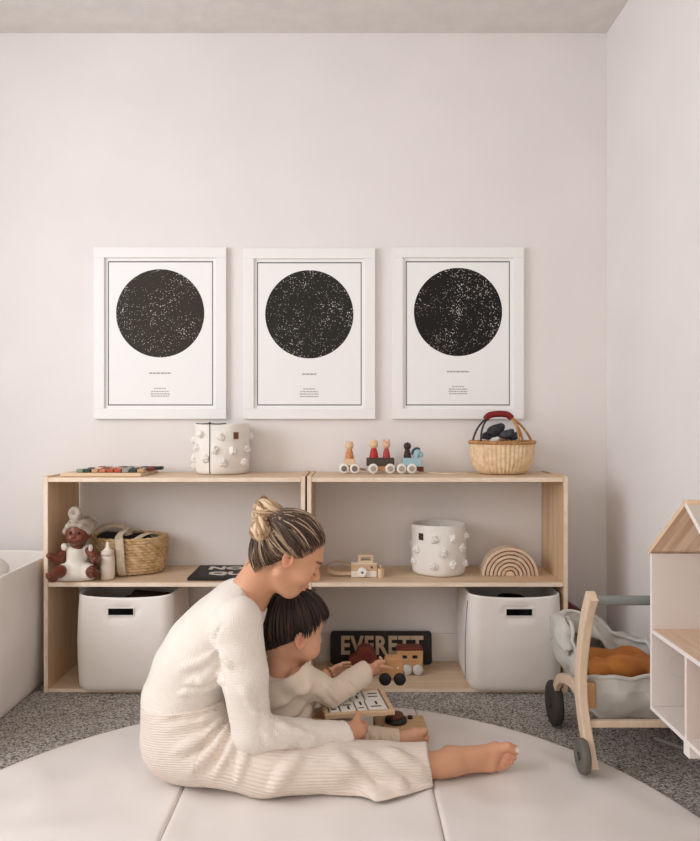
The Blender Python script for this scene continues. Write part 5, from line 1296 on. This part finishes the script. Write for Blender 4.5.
# dark red bag between shelf and wall
b = MB(); b.prism([(.772, 0), (.90, 0), (.90, .20), (.86, .235), (.79, .278), (.772, .272)], (0, 2.80, 0), (1, 0, 0), (0, 0, 1), .12)
tag(obj('red_folder', b, mat('maroon', (112, 44, 40), .7, (96, 36, 34), nscale=12), bevel=.006), 'dark red fabric box standing between the right shelf and the corner', 'box')
# grey rod on the carpet
b = MB(); b.cyl(W(654.5, 742, 2.15) * 1.0, W(684, 752.5, 2.10), .006, 14); 
for i in range(len(b.v)): b.v[i].z += .007 - .0
zmin = min(p.z for p in b.v)
for p in b.v: p.z -= zmin - .0015
tag(obj('grey_rod', b, mat('rod_grey', (150, 148, 144), .45)), 'thin grey rod lying on the carpet under the dollhouse', 'rod')

# ================================================================== DOLLHOUSE
m_hw = mat('house_white', (234, 226, 221), .5); w_hf = wood('house_floor', (232, 208, 184), (214, 184, 158), 1, sc=30); w_hr = mat('house_roof_inside', (242, 220, 198), .55, (216, 182, 154), nscale=3.0, stretch=(26, 1.2, 1.2), lo=.4, hi=.6)
m_rough = mat('roof_outside', (198, 190, 178), .7)
HX = .751; HXB = WALL_X - .014; DE = 1.85; DN = DE * .79; DM_ = (DE + DN) / 2
zb_, zf_, ze_, zr_ = ZP(709, DE), ZP(628, DE), ZP(553, DE), ZP(505.5, DM_)
hs = thing('dollhouse', 'white and pale wood open dollhouse at the right edge beside the doll stroller', 'dollhouse', ((HX + HXB) / 2, DM_, zb_ - .03)); th = .010
b = MB(); b.bb(HX, HXB, DN, DE, zb_, zb_ + th); obj('base_floor', b, m_hw, hs, bevel=.001)
b = MB(); b.bb(HX, HXB, DE - th, DE, zb_ + th, ze_); ew = obj('end_wall', b, m_hw, hs, bevel=.001)
b = MB(); b.bb(HX, HXB, DN, DN + th, zb_ + th, ze_); obj('end_wall', b, m_hw, hs, bevel=.001)
b = MB(); b.bb(HXB - th, HXB, DN + th, DE - th, zb_ + th, zr_ - .02); obj('back_wall', b, m_hw, hs)
b = MB(); b.bb(HX + .0012, HXB - th, DN + th, DE - th, zf_ - th, zf_); uf = obj('upper_floor', b, w_hf, hs)
b = MB(); b.bb(HX, HX + .0012, DN + th, DE - th, zf_ - th, zf_ + .0003); obj('edge_strip', b, m_hw, uf)
b = MB(); b.bb(HX + .001, HXB - th, DM_ - th / 2, DM_ + th / 2, zb_ + th, zf_ - th); obj('divider', b, mat('house_blush', (232, 216, 208), .6), hs)
b = MB(); cw = W(681, 666, DE - th); b.lathe([(.0275, -.0008), (.0285, .0006), (.0295, -.0008)], cw, 28, R=Matrix.Rotation(PI / 2, 3, 'X'), sx=1); b.lathe([(.0002, -.0002), (.0285, -.0002)], cw, 28, R=Matrix.Rotation(PI / 2, 3, 'X')); obj('round_window', b, mat('house_window', (214, 208, 204), .5), ew)
for ya, yb_ in ((DE, DM_), (DN, DM_)):      # two roof slopes meeting at the ridge
    a_, r_ = V(HX, ya, ze_), V(HX, yb_, zr_); d = (r_ - a_); a_ = a_ - d * .04; up = V(1, 0, 0).cross(d).normalized()
    if up.z < 0: up = -up
    q = MB(); L_ = [a_, r_, r_ + up * .004, a_ + up * .004]; q.add(L_ + [p + V(HXB - HX, 0, 0) for p in L_], [(0, 1, 2, 3), (7, 6, 5, 4), (0, 4, 5, 1), (1, 5, 6, 2), (2, 6, 7, 3), (3, 7, 4, 0)], False); ro_ = obj('roof_slope', q, w_hr, hs)
    q = MB(); L_ = [p + up * .004 for p in (a_, r_)] + [r_ + up * .009, a_ + up * .009]; q.add(L_ + [p + V(HXB - HX, 0, 0) for p in L_], [(0, 1, 2, 3), (7, 6, 5, 4), (0, 4, 5, 1), (1, 5, 6, 2), (2, 6, 7, 3), (3, 7, 4, 0)], False); obj('outer_skin', q, m_rough, ro_)
    q = MB(); L_ = [a_ - up * .001, r_ - up * .001, r_ + up * .0095, a_ + up * .0095]; q.add([p + V(-.0015, 0, 0) for p in L_] + [p + V(.0, 0, 0) for p in L_], [(0, 1, 2, 3), (7, 6, 5, 4), (0, 4, 5, 1), (1, 5, 6, 2), (2, 6, 7, 3), (3, 7, 4, 0)], False); obj('edge_strip', q, w_pale if ya == DE else m_hw, ro_)
b = MB(); b.bb(HX - .001, HXB, DM_ - .012, DM_ + .012, zr_, zr_ + .012); obj('ridge_board', b, w_pale, hs, bevel=.001)
for y in (DM_, DN + .03, DE - .05):
    for x in ((HX + .018, HXB - .02) if y == DM_ else (HXB - .02,)):
        b = MB(); b.bb(x - .016, x + .016, y - .014, y + .014, zb_ - .03, zb_); obj('foot', b, m_hw, hs, bevel=.002)
b = MB(); zt = zb_ - .03; b.bb(.80, WALL_X - .013, DN + .0, 1.69, zt - .02, zt); b.bb(.81, .84, DN + .01, DN + .04, 0, zt - .02); b.bb(.81, .84, 1.65, 1.68, 0, zt - .02); b.bb(.94, .97, DN + .01, DN + .04, 0, zt - .02); b.bb(.94, .97, 1.65, 1.68, 0, zt - .02)
struct('unseen_bench_1', b, m_hw)  # unseen low bench, guessed as the support under the dollhouse
# ================================================================== LIGHT AND CAMERA
cam = bpy.data.cameras.new('camera'); co = bpy.data.objects.new('camera', cam); C.objects.link(co)
co.location = (0, 0, CAM_H); co.rotation_euler = (PI / 2, 0, 0)
cam.sensor_fit = 'HORIZONTAL'; cam.sensor_width = 36; cam.lens = 36 * F_PX / 700.0; cam.clip_start = .05
SC.camera = co
w = bpy.data.worlds.new('daylight'); SC.world = w; w.use_nodes = True
bg = w.node_tree.nodes['Background']; bg.inputs[0].default_value = (1.0, .90, .80, 1); bg.inputs[1].default_value = WORLD
def area(name, loc, rot, sx, sy, power, col=(1, 1, 1)):
    l = bpy.data.lights.new(name, 'AREA'); l.shape = 'RECTANGLE'; l.size = sx; l.size_y = sy; l.energy = power; l.color = col
    o = bpy.data.objects.new(name, l); C.objects.link(o); o.location = loc; o.rotation_euler = rot; return o
area('window_daylight', (LEFT_X - .15, (WY0 + WY1) / 2, (WZ0 + WZ1) / 2), (0, -PI / 2, 0), WZ1 - WZ0 + .3, WY1 - WY0 + .3, WIN_P, (.92, .975, 1.05))
SC.view_settings.view_transform = 'Standard'; SC.view_settings.look = 'None'; SC.view_settings.gamma = 1.0
SC.view_settings.exposure = EXPO; SC.view_settings.use_curve_mapping = False
